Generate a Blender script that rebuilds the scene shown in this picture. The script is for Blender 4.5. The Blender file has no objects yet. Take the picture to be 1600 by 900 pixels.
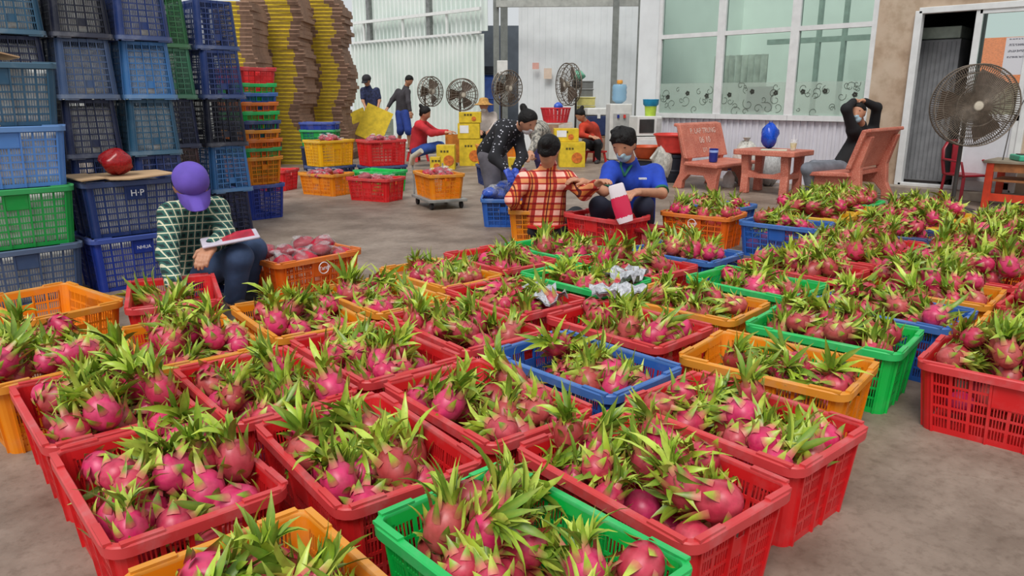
import bpy, bmesh, math, random
import numpy as np
from mathutils import Vector, Matrix, Euler
R = math.radians
random.seed(7)
scene = bpy.context.scene
col = scene.collection

# ------------------------------------------------------------------ camera, sky, sun, exposure
# room axes: X runs to the back right, Y to the back left; the camera looks along the diagonal
FPX, HZ, CAMH = 1168.0, 150.0, 1.19
PITCH = math.atan((450 - HZ) / FPX)
cam_d = bpy.data.cameras.new('camera'); cam = bpy.data.objects.new('camera', cam_d); col.objects.link(cam)
cam_d.sensor_width = 36.0; cam_d.lens = 36.0 * FPX / 1600.0
cam_d.clip_start = .05; cam_d.clip_end = 200
cam.location = (0, 0, CAMH); cam.rotation_euler = (math.pi / 2 - PITCH, 0, R(-45))
scene.camera = cam

world = bpy.data.worlds.new('overcast_sky'); scene.world = world; world.use_nodes = True
wn = world.node_tree
bg = wn.nodes['Background']; bg.inputs[0].default_value = (.93, .97, 1.0, 1); bg.inputs[1].default_value = .60
sun_d = bpy.data.lights.new('sun', 'SUN'); sun = bpy.data.objects.new('sun', sun_d); col.objects.link(sun)
sun_d.energy = 2.0; sun_d.angle = R(30); sun_d.color = (1, .97, .92)
sun.rotation_euler = Vector((.52, .30, -.80)).to_track_quat('-Z', 'Y').to_euler()
vs = scene.view_settings
vs.view_transform = 'Standard'; vs.look = 'None'; vs.gamma = 1.0; vs.use_curve_mapping = False
vs.exposure = .22

# ------------------------------------------------------------------ helpers
def room(x, y):                       # camera-aligned ground coordinates -> room coordinates
    return ((x + y) / 2 ** .5, (y - x) / 2 ** .5)
def gp(u, v, z=0.0):                  # the room point of height z that the photograph shows at (u, v)
    a = PITCH + math.atan((v - 450) / FPX)
    Y = (CAMH - z) / math.tan(a); d = Y * math.cos(PITCH) + (CAMH - z) * math.sin(PITCH)
    return room((u - 800) / FPX * d, Y)
def up(u, v, D):                      # the room point shown at (u, v) at forward distance D
    a = PITCH + math.atan((v - 450) / FPX); z = CAMH - D * math.tan(a)
    d = D * math.cos(PITCH) + (CAMH - z) * math.sin(PITCH)
    x, y = room((u - 800) / FPX * d, D)
    return (x, y, z)

def lin(c):
    return tuple((x / 255 / 12.92) if x / 255 <= .04045 else ((x / 255 + .055) / 1.055) ** 2.4 for x in c)

class NT:
    def __init__(s, t): s.t = t; s.n = t.nodes; s.l = t.links
    def new(s, ty, **k):
        n = s.n.new(ty)
        for a, b in k.items(): setattr(n, a, b)
        return n
    def put(s, sock, v):
        if isinstance(v, bpy.types.NodeSocket): s.l.new(v, sock)
        elif v is not None: sock.default_value = v
    def math(s, op, a, b=None, c=None):
        n = s.new('ShaderNodeMath', operation=op); s.put(n.inputs[0], a); s.put(n.inputs[1], b)
        if c is not None: s.put(n.inputs[2], c)
        return n.outputs[0]
    def mix(s, f, a, b, bt='MIX'):
        n = s.new('ShaderNodeMix', data_type='RGBA', blend_type=bt)
        s.put(n.inputs[0], f); s.put(n.inputs[6], a); s.put(n.inputs[7], b); return n.outputs[2]
    def noise(s, vec, scale, detail=3, rough=.55):
        n = s.new('ShaderNodeTexNoise'); s.put(n.inputs['Vector'], vec); n.inputs['Scale'].default_value = scale
        n.inputs['Detail'].default_value = detail; n.inputs['Roughness'].default_value = rough
        return n.outputs[0]
    def ramp(s, f, stops, const=False):
        n = s.new('ShaderNodeValToRGB'); s.put(n.inputs[0], f); cr = n.color_ramp
        if const: cr.interpolation = 'CONSTANT'
        while len(cr.elements) < len(stops): cr.elements.new(.5)
        for e, (p, c) in zip(cr.elements, stops): e.position = p; e.color = c
        return n.outputs[0]
def newmat(name):
    m = bpy.data.materials.new(name); m.use_nodes = True
    nt = NT(m.node_tree); b = nt.n['Principled BSDF']; return m, nt, b
MATS = {}
def M(name, c=None, rough=.5, var=.15, scale=9.0, metal=0.0, bump=0.0, bscale=60, spec=.5, c2=None, coord='Object', trans=0, sheen=0):
    """plain procedural material: colour broken up by noise, optional fine relief"""
    if name in MATS: return MATS[name]
    m, nt, b = newmat(name)
    co = nt.new('ShaderNodeTexCoord').outputs[coord]
    a = lin(c); k = lin(c2) if c2 else tuple(x * (1 - var) ** 2 for x in a)
    f = nt.ramp(nt.noise(co, scale), [(.35, (0, 0, 0, 1)), (.68, (1, 1, 1, 1))])
    nt.put(b.inputs['Base Color'], nt.mix(f, (*a, 1), (*k, 1)))
    b.inputs['Roughness'].default_value = rough; b.inputs['Metallic'].default_value = metal
    b.inputs['Specular IOR Level'].default_value = spec
    if trans: b.inputs['Transmission Weight'].default_value = trans
    if bump:
        n = nt.new('ShaderNodeBump'); n.inputs['Strength'].default_value = bump; n.inputs['Distance'].default_value = .01
        nt.put(n.inputs['Height'], nt.noise(co, bscale, 4)); nt.put(b.inputs['Normal'], n.outputs[0])
    MATS[name] = m
    return m

class MB:
    """collects shapes and links them as one mesh object"""
    def __init__(s): s.v = []; s.f = []; s.m = []
    def add(s, v, f, mi=0):
        o = len(s.v); s.v += [tuple(p) for p in v]; s.f += [tuple(i + o for i in q) for q in f]; s.m += [mi] * len(f); return s
    def hexa(s, P, mi=0):             # 8 corners: bottom 4 (ccw), top 4
        return s.add(P, [(3, 2, 1, 0), (4, 5, 6, 7), (0, 1, 5, 4), (1, 2, 6, 5), (2, 3, 7, 6), (3, 0, 4, 7)], mi)
    def box(s, c, d, mi=0, rot=None, tap=1.0):
        x, y, z = d[0] / 2, d[1] / 2, d[2] / 2
        P = [Vector(p) for p in ((-x * tap, -y * tap, -z), (x * tap, -y * tap, -z), (x * tap, y * tap, -z), (-x * tap, y * tap, -z), (-x, -y, z), (x, -y, z), (x, y, z), (-x, y, z))]
        if rot is not None:
            r = rot if isinstance(rot, Matrix) else Euler(rot).to_matrix()
            P = [r @ p for p in P]
        return s.hexa([p + Vector(c) for p in P], mi)
    def beam(s, a, b, w, t, mi=0, upv=(0, 0, 1)):   # rectangular bar from a to b
        a, b = Vector(a), Vector(b); d = (b - a).normalized(); u = d.cross(Vector(upv))
        if u.length < 1e-4: u = d.cross(Vector((1, 0, 0)))
        u.normalize(); w2 = u * w / 2; n = u.cross(d) * t / 2
        return s.hexa([a - w2 - n, a + w2 - n, a + w2 + n, a - w2 + n, b - w2 - n, b + w2 - n, b + w2 + n, b - w2 + n], mi)
    def tube(s, pts, r, n=8, mi=0, flat=1.0, cap=True):
        pts = [Vector(p) for p in pts]; k = len(pts); rr = r if isinstance(r, (list, tuple)) else [r] * k
        t0 = (pts[1] - pts[0]).normalized(); ref = Vector((0, 0, 1)) if abs(t0.z) < .9 else Vector((1, 0, 0))
        u = t0.cross(ref).normalized(); V = []
        for i, p in enumerate(pts):
            t = (pts[min(i + 1, k - 1)] - pts[max(i - 1, 0)]).normalized()
            u = (u - t * u.dot(t)).normalized(); w = t.cross(u)
            for j in range(n):
                a = 2 * math.pi * j / n; V.append(p + u * math.cos(a) * rr[i] + w * math.sin(a) * rr[i] * flat)
        F = [(i * n + j, i * n + (j + 1) % n, (i + 1) * n + (j + 1) % n, (i + 1) * n + j) for i in range(k - 1) for j in range(n)]
        if cap: F += [tuple(reversed(range(n))), tuple(range((k - 1) * n, k * n))]
        return s.add(V, F, mi)
    def lathe(s, prof, n=20, c=(0, 0, 0), mi=0, sx=1.0, sy=1.0, cap=True):
        V = [(c[0] + r * sx * math.cos(2 * math.pi * j / n), c[1] + r * sy * math.sin(2 * math.pi * j / n), c[2] + z) for r, z in prof for j in range(n)]
        k = len(prof)
        F = [(i * n + j, i * n + (j + 1) % n, (i + 1) * n + (j + 1) % n, (i + 1) * n + j) for i in range(k - 1) for j in range(n)]
        if cap: F += [tuple(reversed(range(n))), tuple(range((k - 1) * n, k * n))]
        return s.add(V, F, mi)
    def torus(s, c, Rr, r, n=24, m=6, mi=0, axis='z', sx=1.0, sy=1.0):
        P = [(Rr * sx * math.cos(2 * math.pi * i / n), Rr * sy * math.sin(2 * math.pi * i / n), 0) for i in range(n)]
        V = []
        for i in range(n):
            a = 2 * math.pi * i / n
            for j in range(m):
                b = 2 * math.pi * j / m; q = Rr + r * math.cos(b); p = (q * math.cos(a) * sx, q * math.sin(a) * sy, r * math.sin(b))
                if axis == 'y': p = (p[0], -p[2], p[1])
                if axis == 'x': p = (p[2], p[0], p[1])
                V.append((c[0] + p[0], c[1] + p[1], c[2] + p[2]))
        F = [(i * m + j, ((i + 1) % n) * m + j, ((i + 1) % n) * m + (j + 1) % m, i * m + (j + 1) % m) for i in range(n) for j in range(m)]
        return s.add(V, F, mi)
    def prism(s, poly, a, b, axis='y', mi=0):     # outline extruded from a to b along an axis
        n = len(poly)
        def P(p, t): return {'y': (p[0], t, p[1]), 'x': (t, p[0], p[1]), 'z': (p[0], p[1], t)}[axis]
        V = [P(p, a) for p in poly] + [P(p, b) for p in poly]
        F = [tuple(range(n)), tuple(reversed(range(n, 2 * n)))] + [(i, i + n, (i + 1) % n + n, (i + 1) % n) for i in range(n)]
        return s.add(V, F, mi)
    def mesh(s, name, mats=(), smooth=None):
        me = bpy.data.meshes.new(name); me.from_pydata(s.v, [], s.f)
        for m in mats: me.materials.append(m)
        if len(mats) > 1: me.polygons.foreach_set('material_index', s.m)
        bm = bmesh.new(); bm.from_mesh(me); bmesh.ops.recalc_face_normals(bm, faces=bm.faces); bm.to_mesh(me); bm.free()
        if smooth is not None:
            me.polygons.foreach_set('use_smooth', [True] * len(me.polygons)); me.set_sharp_from_angle(angle=R(smooth))
        me.update(); return me
    def obj(s, name, mats, parent=None, smooth=None, bevel=0, loc=None, rotz=0):
        mats = mats if isinstance(mats, (list, tuple)) else [mats]
        return place(name, s.mesh(name, mats, smooth), parent, bevel, loc, rotz)
def place(name, me, parent=None, bevel=0, loc=None, rotz=0):
    o = bpy.data.objects.new(name, me); col.objects.link(o); o.parent = parent
    if loc: o.location = loc
    o.rotation_euler = (0, 0, rotz)
    if bevel:
        b = o.modifiers.new('bevel', 'BEVEL'); b.width = bevel; b.segments = 2; b.limit_method = 'ANGLE'; b.angle_limit = R(40)
    return o
def tag(o, label, cat=None, group=None, kind=None):
    o['label'] = label
    if cat: o['category'] = cat
    if group: o['group'] = group
    if kind: o['kind'] = kind
    return o
def thing(name, label, cat, loc=(0, 0, 0), rotz=0, group=None):
    o = bpy.data.objects.new(name, None); col.objects.link(o); o.empty_display_size = .05
    o.location = loc; o.rotation_euler = (0, 0, rotz); return tag(o, label, cat, group)
def struct(name, mb, mats, label=None, smooth=None, bevel=0):
    o = mb.obj(name, mats, None, smooth, bevel); o['kind'] = 'structure'
    if label: o['label'] = label
    return o
def text_mesh(name, s, size, mat, parent, loc, rot, extrude=.0008):
    cu = bpy.data.curves.new(name, 'FONT'); cu.body = s; cu.size = size; cu.align_x = 'CENTER'; cu.align_y = 'CENTER'; cu.extrude = extrude
    cu.resolution_u = 3
    t = bpy.data.objects.new(name, cu); col.objects.link(t)
    dg = bpy.context.evaluated_depsgraph_get(); me = bpy.data.meshes.new_from_object(t.evaluated_get(dg))
    bpy.data.objects.remove(t); me.materials.clear(); me.materials.append(mat)
    o = bpy.data.objects.new(name, me); col.objects.link(o); o.parent = parent; o.location = loc; o.rotation_euler = rot
    return o
def shared(o, mat):                   # a colour of its own on shared mesh data
    for sl in o.material_slots: sl.link = 'OBJECT'; sl.material = mat
    return o

# ------------------------------------------------------------------ setting: floor and walls
m, nt, b = newmat('worn_concrete_floor')
co = nt.new('ShaderNodeTexCoord').outputs['Object']
big = nt.ramp(nt.noise(co, .55, 5, .6), [(.3, (*lin((120, 104, 92)), 1)), (.5, (*lin((142, 127, 115)), 1)), (.72, (*lin((158, 146, 135)), 1))])
st = nt.ramp(nt.noise(co, 2.3, 6, .65), [(.40, (1.12, 1.10, 1.08, 1)), (.62, (.66, .61, .57, 1))])
sp = nt.ramp(nt.noise(co, 26, 5, .7), [(.36, (.80, .78, .76, 1)), (.5, (1, 1, 1, 1))])
nt.put(b.inputs['Base Color'], nt.mix(1.0, nt.mix(1.0, big, st, 'MULTIPLY'), sp, 'MULTIPLY'))
nt.put(b.inputs['Roughness'], nt.math('MULTIPLY_ADD', nt.noise(co, 1.6, 4), .35, .38))
bn = nt.new('ShaderNodeBump'); bn.inputs['Strength'].default_value = .12; bn.inputs['Distance'].default_value = .01
nt.put(bn.inputs['Height'], nt.noise(co, 40, 5)); nt.put(b.inputs['Normal'], bn.outputs[0])
floor_mat = m
fl = MB().box((9, 9, -.05), (34, 34, .1)); struct('floor', fl, floor_mat, 'worn grey brown concrete floor of the packing hall')
WX = 10.15                            # plane of the office front
CX = 12.1                             # plane of the corrugated back wall

m, nt, b = newmat('stained_render')
co = nt.new('ShaderNodeTexCoord').outputs['Object']
c0 = nt.ramp(nt.noise(co, 1.1, 5, .6), [(.32, (*lin((150, 126, 104)), 1)), (.5, (*lin((186, 164, 142)), 1)), (.7, (*lin((200, 184, 164)), 1))])
c1 = nt.ramp(nt.noise(co, 4.5, 5, .6), [(.4, (.82, .79, .75, 1)), (.55, (1, 1, 1, 1))])
nt.put(b.inputs['Base Color'], nt.mix(1.0, c0, c1, 'MULTIPLY')); b.inputs['Roughness'].default_value = .9
render_mat = m
white_al = M('white_aluminium', (222, 224, 224), .4, .06)
panel_white = M('white_sandwich_panel', (226, 230, 232), .45, .05, 3)
steel = M('galvanised_steel', (150, 152, 150), .45, .2, 14, .5)
glass, nt, b = newmat('office_glass')
tr = nt.new('ShaderNodeBsdfTransparent'); tr.inputs[0].default_value = (*lin((238, 247, 242)), 1)
gl = nt.new('ShaderNodeBsdfGlossy'); gl.inputs['Roughness'].default_value = .03; gl.inputs[0].default_value = (.8, .9, .86, 1)
fr = nt.new('ShaderNodeFresnel'); fr.inputs[0].default_value = 1.5
mx = nt.new('ShaderNodeMixShader'); nt.l.new(fr.outputs[0], mx.inputs[0]); nt.l.new(tr.outputs[0], mx.inputs[1]); nt.l.new(gl.outputs[0], mx.inputs[2])
nt.l.new(mx.outputs[0], nt.n['Material Output'].inputs[0])

# office front: low ribbed dado, sill, mullions, rails, panes
YM = [6.94, 5.87, 4.77, 3.72]         # mullion positions, left to right
Z0, Z1, Z2 = .90, 2.06, 3.1
w = MB(); w.box((WX + .05, 5.5, .43), (.06, 3.9, .86))
dado = struct('wall_office', w, M('dado_panel', (214, 212, 220), .5, .05, 4), 'white ribbed panel wall under the office windows')
for i in range(38):
    MB().box((WX + .012, 3.62 + .1 * i, .43), (.02, .035, .86)).obj('rib', M('dado_panel'), dado)
for i in range(3):
    ya, yb = YM[i + 1], YM[i]
    fm = MB()
    for (a, c_) in ((Z0, Z1), (Z1, Z2)):
        pass
    fm.box((WX, ya + .03, (Z0 + Z2) / 2), (.07, .06, Z2 - Z0)); fm.box((WX, yb - .03, (Z0 + Z2) / 2), (.07, .06, Z2 - Z0))
    fm.box((WX, (ya + yb) / 2, Z0), (.09, yb - ya - .004, .07)); fm.box((WX, (ya + yb) / 2, Z1), (.08, yb - ya - .12, .06)); fm.box((WX, (ya + yb) / 2, Z2), (.08, yb - ya - .004, .06))
    wo = fm.obj('window_%d' % (i + 1), white_al); tag(wo, 'white aluminium office window frame, %s of the three bays' % ('leftmost', 'middle', 'rightmost')[i], kind='structure')
    MB().box((WX + .005, (ya + yb) / 2, (Z0 + Z1) / 2), (.008, yb - ya - .11, Z1 - Z0 - .06)).obj('pane', glass, wo)
    MB().box((WX + .005, (ya + yb) / 2, (Z1 + Z2) / 2), (.008, yb - ya - .11, Z2 - Z1 - .06)).obj('pane', glass, wo)
    # frosted film with vines and small dark flowers on the lower pane
    FILM = 'frosted_film'
    if FILM not in MATS:
        fmx, nt, b = newmat(FILM); b.inputs['Base Color'].default_value = (*lin((190, 208, 196)), 1); b.inputs['Roughness'].default_value = .6; b.inputs['Alpha'].default_value = .38; MATS[FILM] = fmx
    film = MB().box((WX - .004, (ya + yb) / 2, 1.145), (.003, yb - ya - .12, .46)).obj('frosted_film', MATS[FILM], wo)
    vine = MB(); rnd = random.Random(20 + i); dkv = M('vine_print', (92, 104, 92), .7)
    for k in range(16):
        y0 = ya + .1 + rnd.random() * (yb - ya - .2); z0 = .96 + rnd.random() * .38; r0 = .03 + rnd.random() * .06; a0 = rnd.random() * 6.28; sg = rnd.choice((-1, 1))
        pts = [(WX - .007, min(max(y0 + r0 * (1 - .06 * j) * math.cos(a0 + sg * j * .5), ya + .07), yb - .07), min(max(z0 + r0 * (1 - .06 * j) * math.sin(a0 + sg * j * .5), .935), 1.37)) for j in range(13)]
        vine.tube(pts, .0035, 4)
    vine.obj('vine_print', dkv, film)
    fl_ = MB()
    for k in range(3):
        y0 = ya + .18 + k * .33 + rnd.random() * .08; z0 = 1.17 + .09 * rnd.random()
        for q in range(5):
            fl_.lathe([(.0, 0), (.017, .0), (.017, .002), (0, .002)], 8, (0, 0, 0), cap=False)
            n0 = len(fl_.v) - 32
            for j in range(32):
                x, y, z = fl_.v[n0 + j]; fl_.v[n0 + j] = (WX - .006 - z, y0 + .021 * math.cos(q * 1.256) + x, z0 + .021 * math.sin(q * 1.256) + y)
    fl_.obj('flower_print', M('flower_print', (62, 66, 58), .7), film)

# office room behind the glass
ofw = M('office_wall', (226, 234, 229), .6, .05, 2)
struct('wall_office_back', MB().box((13.3, 5.4, 1.7), (.1, 3.9, 3.4)), ofw, 'pale green office back wall seen through the glass')
struct('wall_office_side', MB().box((11.75, 7.3, 1.7), (3.1, .08, 3.4)), ofw, 'pale office side wall at the left end')
struct('wall_office_divider', MB().box((11.75, 3.55, 1.7), (3.1, .1, 3.4)), ofw, 'pale office divider wall beside the doorway')
t = MB().box((WX + .03, 7.14, 1.6), (.08, .36, 3.2)); struct('trim_1', t, panel_white, 'white panel strip at the left end of the office front')

# rendered wall with the doorway
DY0, DY1, DY2, DZ = 3.24, 2.60, 2.02, 2.17
w = MB(); w.box((WX + .06, (3.72 + DY0) / 2, 1.7), (.16, 3.72 - DY0, 3.4)); w.box((WX + .06, (DY0 + DY2) / 2, (DZ + 3.4) / 2), (.16, DY0 - DY2, 3.4 - DZ)); w.box((WX + .06, .0, 1.7), (.16, 2 * DY2, 3.4))
struct('wall_right', w, render_mat, 'stained beige cement wall around the doorway')
struct('trim_2', MB().box((WX - .09, 2.6, .055), (.3, 1.7, .11)), M('step_concrete', (168, 156, 142), .9, .2, 5), 'low concrete doorstep under the doorway', bevel=.01)
d = MB(); d.box((WX - .02, DY0, 1.14), (.1, .08, 2.06)); d.box((WX - .02, (DY0 + DY2) / 2, DZ), (.1, DY0 - DY2, .07)); d.box((WX - .02, DY2, 1.14), (.1, .06, 2.06)); d.box((WX - .02, (DY0 + DY2) / 2, .125), (.1, DY0 - DY2, .04))
do = struct('door_1', d, white_al, 'white aluminium door frame in the cement wall', bevel=.006)
lf = MB(); lf.box((WX - .03, DY1 + .0, 1.14), (.05, .07, 2.0)); lf.box((WX - .03, DY2 + .06, 1.14), (.05, .06, 2.0)); lf.box((WX - .03, (DY1 + DY2) / 2, 2.12), (.05, DY1 - DY2, .06)); lf.box((WX - .03, (DY1 + DY2) / 2, .95), (.05, DY1 - DY2, .07)); lf.box((WX - .03, (DY1 + DY2) / 2, .18), (.05, DY1 - DY2, .09))
lfo = lf.obj('door_leaf', white_al, do, bevel=.005)
MB().box((WX - .03, (DY1 + DY2) / 2, .56), (.02, DY1 - DY2 - .06, .74)).obj('lower_panel', M('door_panel', (212, 214, 220), .5, .05), lfo)
MB().box((WX - .03, (DY1 + DY2) / 2, 1.53), (.008, DY1 - DY2 - .06, 1.14)).obj('pane', glass, lfo)
nm, nt, b = newmat('printed_notice')
co = nt.new('ShaderNodeTexCoord').outputs['Generated']; sx = nt.new('ShaderNodeSeparateXYZ'); nt.l.new(co, sx.inputs[0])
rows = nt.math('MULTIPLY', nt.math('GREATER_THAN', nt.math('FRACT', nt.math('MULTIPLY', sx.outputs[2], 6.0)), .62), nt.math('MULTIPLY', nt.math('GREATER_THAN', sx.outputs[2], .45), nt.math('LESS_THAN', sx.outputs[2], .97)))
wd = nt.math('MULTIPLY', nt.math('GREATER_THAN', nt.noise(co, 22, 1), .45), nt.math('MULTIPLY', nt.math('GREATER_THAN', sx.outputs[1], .12), nt.math('LESS_THAN', sx.outputs[1], .86)))
nt.put(b.inputs['Base Color'], nt.mix(nt.math('MULTIPLY', rows, wd), (*lin((206, 206, 212)), 1), (*lin((120, 120, 128)), 1))); b.inputs['Roughness'].default_value = .8
tag(MB().box((WX - .045, 2.19, 1.62), (.004, .22, .40)).obj('notice_sheet', nm), 'white printed notice taped inside the glass door leaf', 'notice')
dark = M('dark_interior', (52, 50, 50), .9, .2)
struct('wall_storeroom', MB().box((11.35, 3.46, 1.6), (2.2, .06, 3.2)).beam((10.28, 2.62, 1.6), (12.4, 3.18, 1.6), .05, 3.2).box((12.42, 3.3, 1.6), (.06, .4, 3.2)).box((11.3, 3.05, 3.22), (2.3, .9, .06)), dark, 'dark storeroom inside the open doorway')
t = thing('storage_cabinet', 'grey metal cabinet standing just inside the dark doorway', 'cabinet', (10.75, 3.11, .0))
MB().box((0, 0, 1.0), (.5, .5, 1.72), tap=1).obj('body', M('cabinet_grey', (142, 144, 148), .5, .12), t, bevel=.01)
MB().box((0, 0, .12), (.4, .4, .03)).box((.2, .2, .06), (.04, .04, .12)).box((-.2, .2, .06), (.04, .04, .12)).box((-.2, -.2, .06), (.04, .04, .12)).box((.2, -.2, .06), (.04, .04, .12)).obj('foot', M('cabinet_grey'), t)
mb_ = MB()
for k in range(9): mb_.box((-.24, -.2 + .05 * k, 1.0), (.03, .012, 1.66))
mb_.obj('front_ribs', M('cabinet_rib', (126, 128, 132), .5), t)
MB().box((0, 0, 1.94), (.46, .46, .14)).obj('top_box', M('pale_green_box', (176, 190, 178), .6), t, bevel=.01)
# outdoors behind the glass leaf: a house with an orange roof
t = thing('neighbour_house', 'house with an orange tiled roof seen through the glass door', 'house', (24, 5.2, 0))
MB().box((0, 0, .8), (3, 6, 1.6)).obj('wall', M('cream_house', (238, 226, 200), .8), t)
MB().prism([(-2.0, 1.5), (2.0, 1.5), (0, 2.7)], -3.3, 3.3).obj('roof', M('orange_tiles', (226, 120, 70), .7, .2, 20), t)

# corrugated back wall, left of the panel wall
cw, nt, b = newmat('corrugated_sheet')
co = nt.new('ShaderNodeTexCoord').outputs['Object']
nt.put(b.inputs['Base Color'], nt.ramp(nt.noise(co, .8, 3), [(.3, (*lin((216, 228, 222)), 1)), (.7, (*lin((238, 243, 240)), 1))])); b.inputs['Roughness'].default_value = .45
def corrug(mb, y0, y1, z0, z1, x, pitch=.17, dep=.09):
    n = int(round((y1 - y0) / pitch)); prof = []
    for i in range(n):
        yy = y0 + i * pitch
        prof += [(yy, x), (yy + pitch * .52, x), (yy + pitch * .60, x - dep), (yy + pitch * .90, x - dep)]
    prof.append((y0 + n * pitch, x))
    V = [(px, py, z0) for py, px in prof] + [(px, py, z1) for py, px in prof]; k = len(prof)
    mb.add(V, [(i, i + 1, i + 1 + k, i + k) for i in range(k - 1)])
    V2 = [(px + .01, py, z0) for py, px in prof] + [(px + .01, py, z1) for py, px in prof]
    mb.add(V2, [(i + k, i + 1 + k, i + 1, i) for i in range(k - 1)])
c1 = MB(); corrug(c1, 13.0, 18.2, 0, 2.55, CX)
wb = struct('wall_back', c1, cw, 'pale corrugated metal sheet wall at the back of the hall')
c2 = MB(); corrug(c2, 13.0, 18.2, 2.62, 5.2, CX + .12); c2o = struct('wall_back_upper', c2, cw, 'upper corrugated sheets of the back wall above the rail')
rl = MB()
rl.beam((CX - .1, 13.0, 2.58), (CX - .1, 18.2, 2.58), .06, .05); rl.beam((CX - .1, 13.0, 3.08), (CX - .1, 18.2, 3.08), .06, .07)
for yy in (14.2, 15.9, 17.6): rl.beam((CX - .06, yy, 2.58), (CX - .06, yy, 3.08), .05, .05)
struct('trim_3', rl, M('white_rail', (236, 238, 236), .5, .05), 'white steel rail and struts across the corrugated wall')
for yy in (14.9, 17.4):
    struct('trim_4', MB().box((CX - .02, yy, 3.6), (.1, .14, 2.0)), steel, 'grey steel stud behind the rail of the corrugated wall')
# white sandwich-panel wall behind the dispensers
A = room(.15, 17.0); B = room(4.6, 16.3)
av, bv = Vector((*A, 0)), Vector((*B, 0)); dv = (bv - av); ln = dv.length; dv.normalize(); nv = Vector((dv.y, -dv.x, 0))
pw = MB(); pw.beam(av + Vector((0, 0, 2.2)), bv + Vector((0, 0, 2.2)), .1, 4.4)
pwo = struct('wall_panel', pw, panel_white, 'white sandwich panel wall behind the water dispenser')
for i in range(34):
    p = av + dv * (.06 + i * .13) + (nv if nv.dot(-av) > 0 else -nv) * .055
    MB().beam(p, p + Vector((0, 0, 4.4)), .012, .012, 0, upv=(dv.x, dv.y, 0)).obj('seam_rib', panel_white, pwo)
for (u, wd) in ((957, .11), (995, .10)):
    x, y, z = up(u, 190, 15.2); struct('trim_5', MB().box((x, y, 2.3), (wd, wd, 4.6), rot=(0, 0, R(-45))), M('grey_post', (128, 132, 128), .5, .15), 'slim grey steel post in front of the white panel wall, %s one' % ('left' if u < 970 else 'right'))
for (u, wd) in ((776, .12), (788, .16)):
    x, y, z = up(u, 190, 16.4 if u < 780 else 17.6); struct('trim_6', MB().box((x, y, 2.6), (wd, wd, 5.2), rot=(0, 0, R(-45))), M('grey_post'), 'grey steel column at the gap beside the corrugated wall, %s one' % ('left' if u < 780 else 'right'))
a_, b_ = up(776, 6, 16.3), up(1006, 4, 15.6)
struct('trim_7', MB().beam(a_, b_, .09, .13), M('beam_grey', (176, 178, 172), .5, .15), 'grey steel beam running above the panel wall')
# dim bay behind the gap
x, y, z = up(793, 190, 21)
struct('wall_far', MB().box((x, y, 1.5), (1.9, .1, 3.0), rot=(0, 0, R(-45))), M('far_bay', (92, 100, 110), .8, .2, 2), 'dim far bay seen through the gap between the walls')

# ------------------------------------------------------------------ plastic crates
def crate_mat(name, c, dusty=.25):
    if name in MATS: return MATS[name]
    m, nt, b = newmat(name)
    co = nt.new('ShaderNodeTexCoord').outputs['Object']; a = lin(c); pale = tuple(x * .55 + .20 for x in a)
    f = nt.ramp(nt.noise(co, 7, 5, .65), [(.5, (0, 0, 0, 1)), (.74, (dusty, dusty, dusty, 1))])
    k = nt.ramp(nt.noise(co, 2.5, 3), [(.35, (.86, .86, .86, 1)), (.6, (1, 1, 1, 1))])
    nt.put(b.inputs['Base Color'], nt.mix(f, nt.mix(1.0, (*a, 1), k, 'MULTIPLY'), (*pale, 1)))
    b.inputs['Roughness'].default_value = .42; b.inputs['Specular IOR Level'].default_value = .45
    b.inputs['Subsurface Weight'].default_value = 0
    MATS[name] = m; return m
CC = {'red': (222, 34, 38), 'green': (8, 196, 78), 'orange': (240, 140, 12), 'blue': (38, 96, 186), 'deep orange': (236, 104, 12),
      'dark blue': (36, 58, 116), 'navy': (30, 40, 74), 'black blue': (22, 26, 46), 'teal blue': (46, 90, 120), 'sky blue': (64, 122, 184),
      'old green': (46, 108, 62), 'grey green': (64, 128, 96), 'brown': (76, 50, 52), 'royal blue': (34, 60, 158), 'steel blue': (66, 88, 126), 'yellow': (244, 184, 14),
      'pale blue': (86, 140, 214), 'leaf green': (24, 160, 72)}
def cmat(c): return crate_mat('plastic_' + c.replace(' ', '_'), CC[c])
def cmat_rim(c):
    a = CC[c]; return crate_mat('scuffed_' + c.replace(' ', '_'), tuple(int(x * .80 + 40) for x in a), .6)

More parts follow.
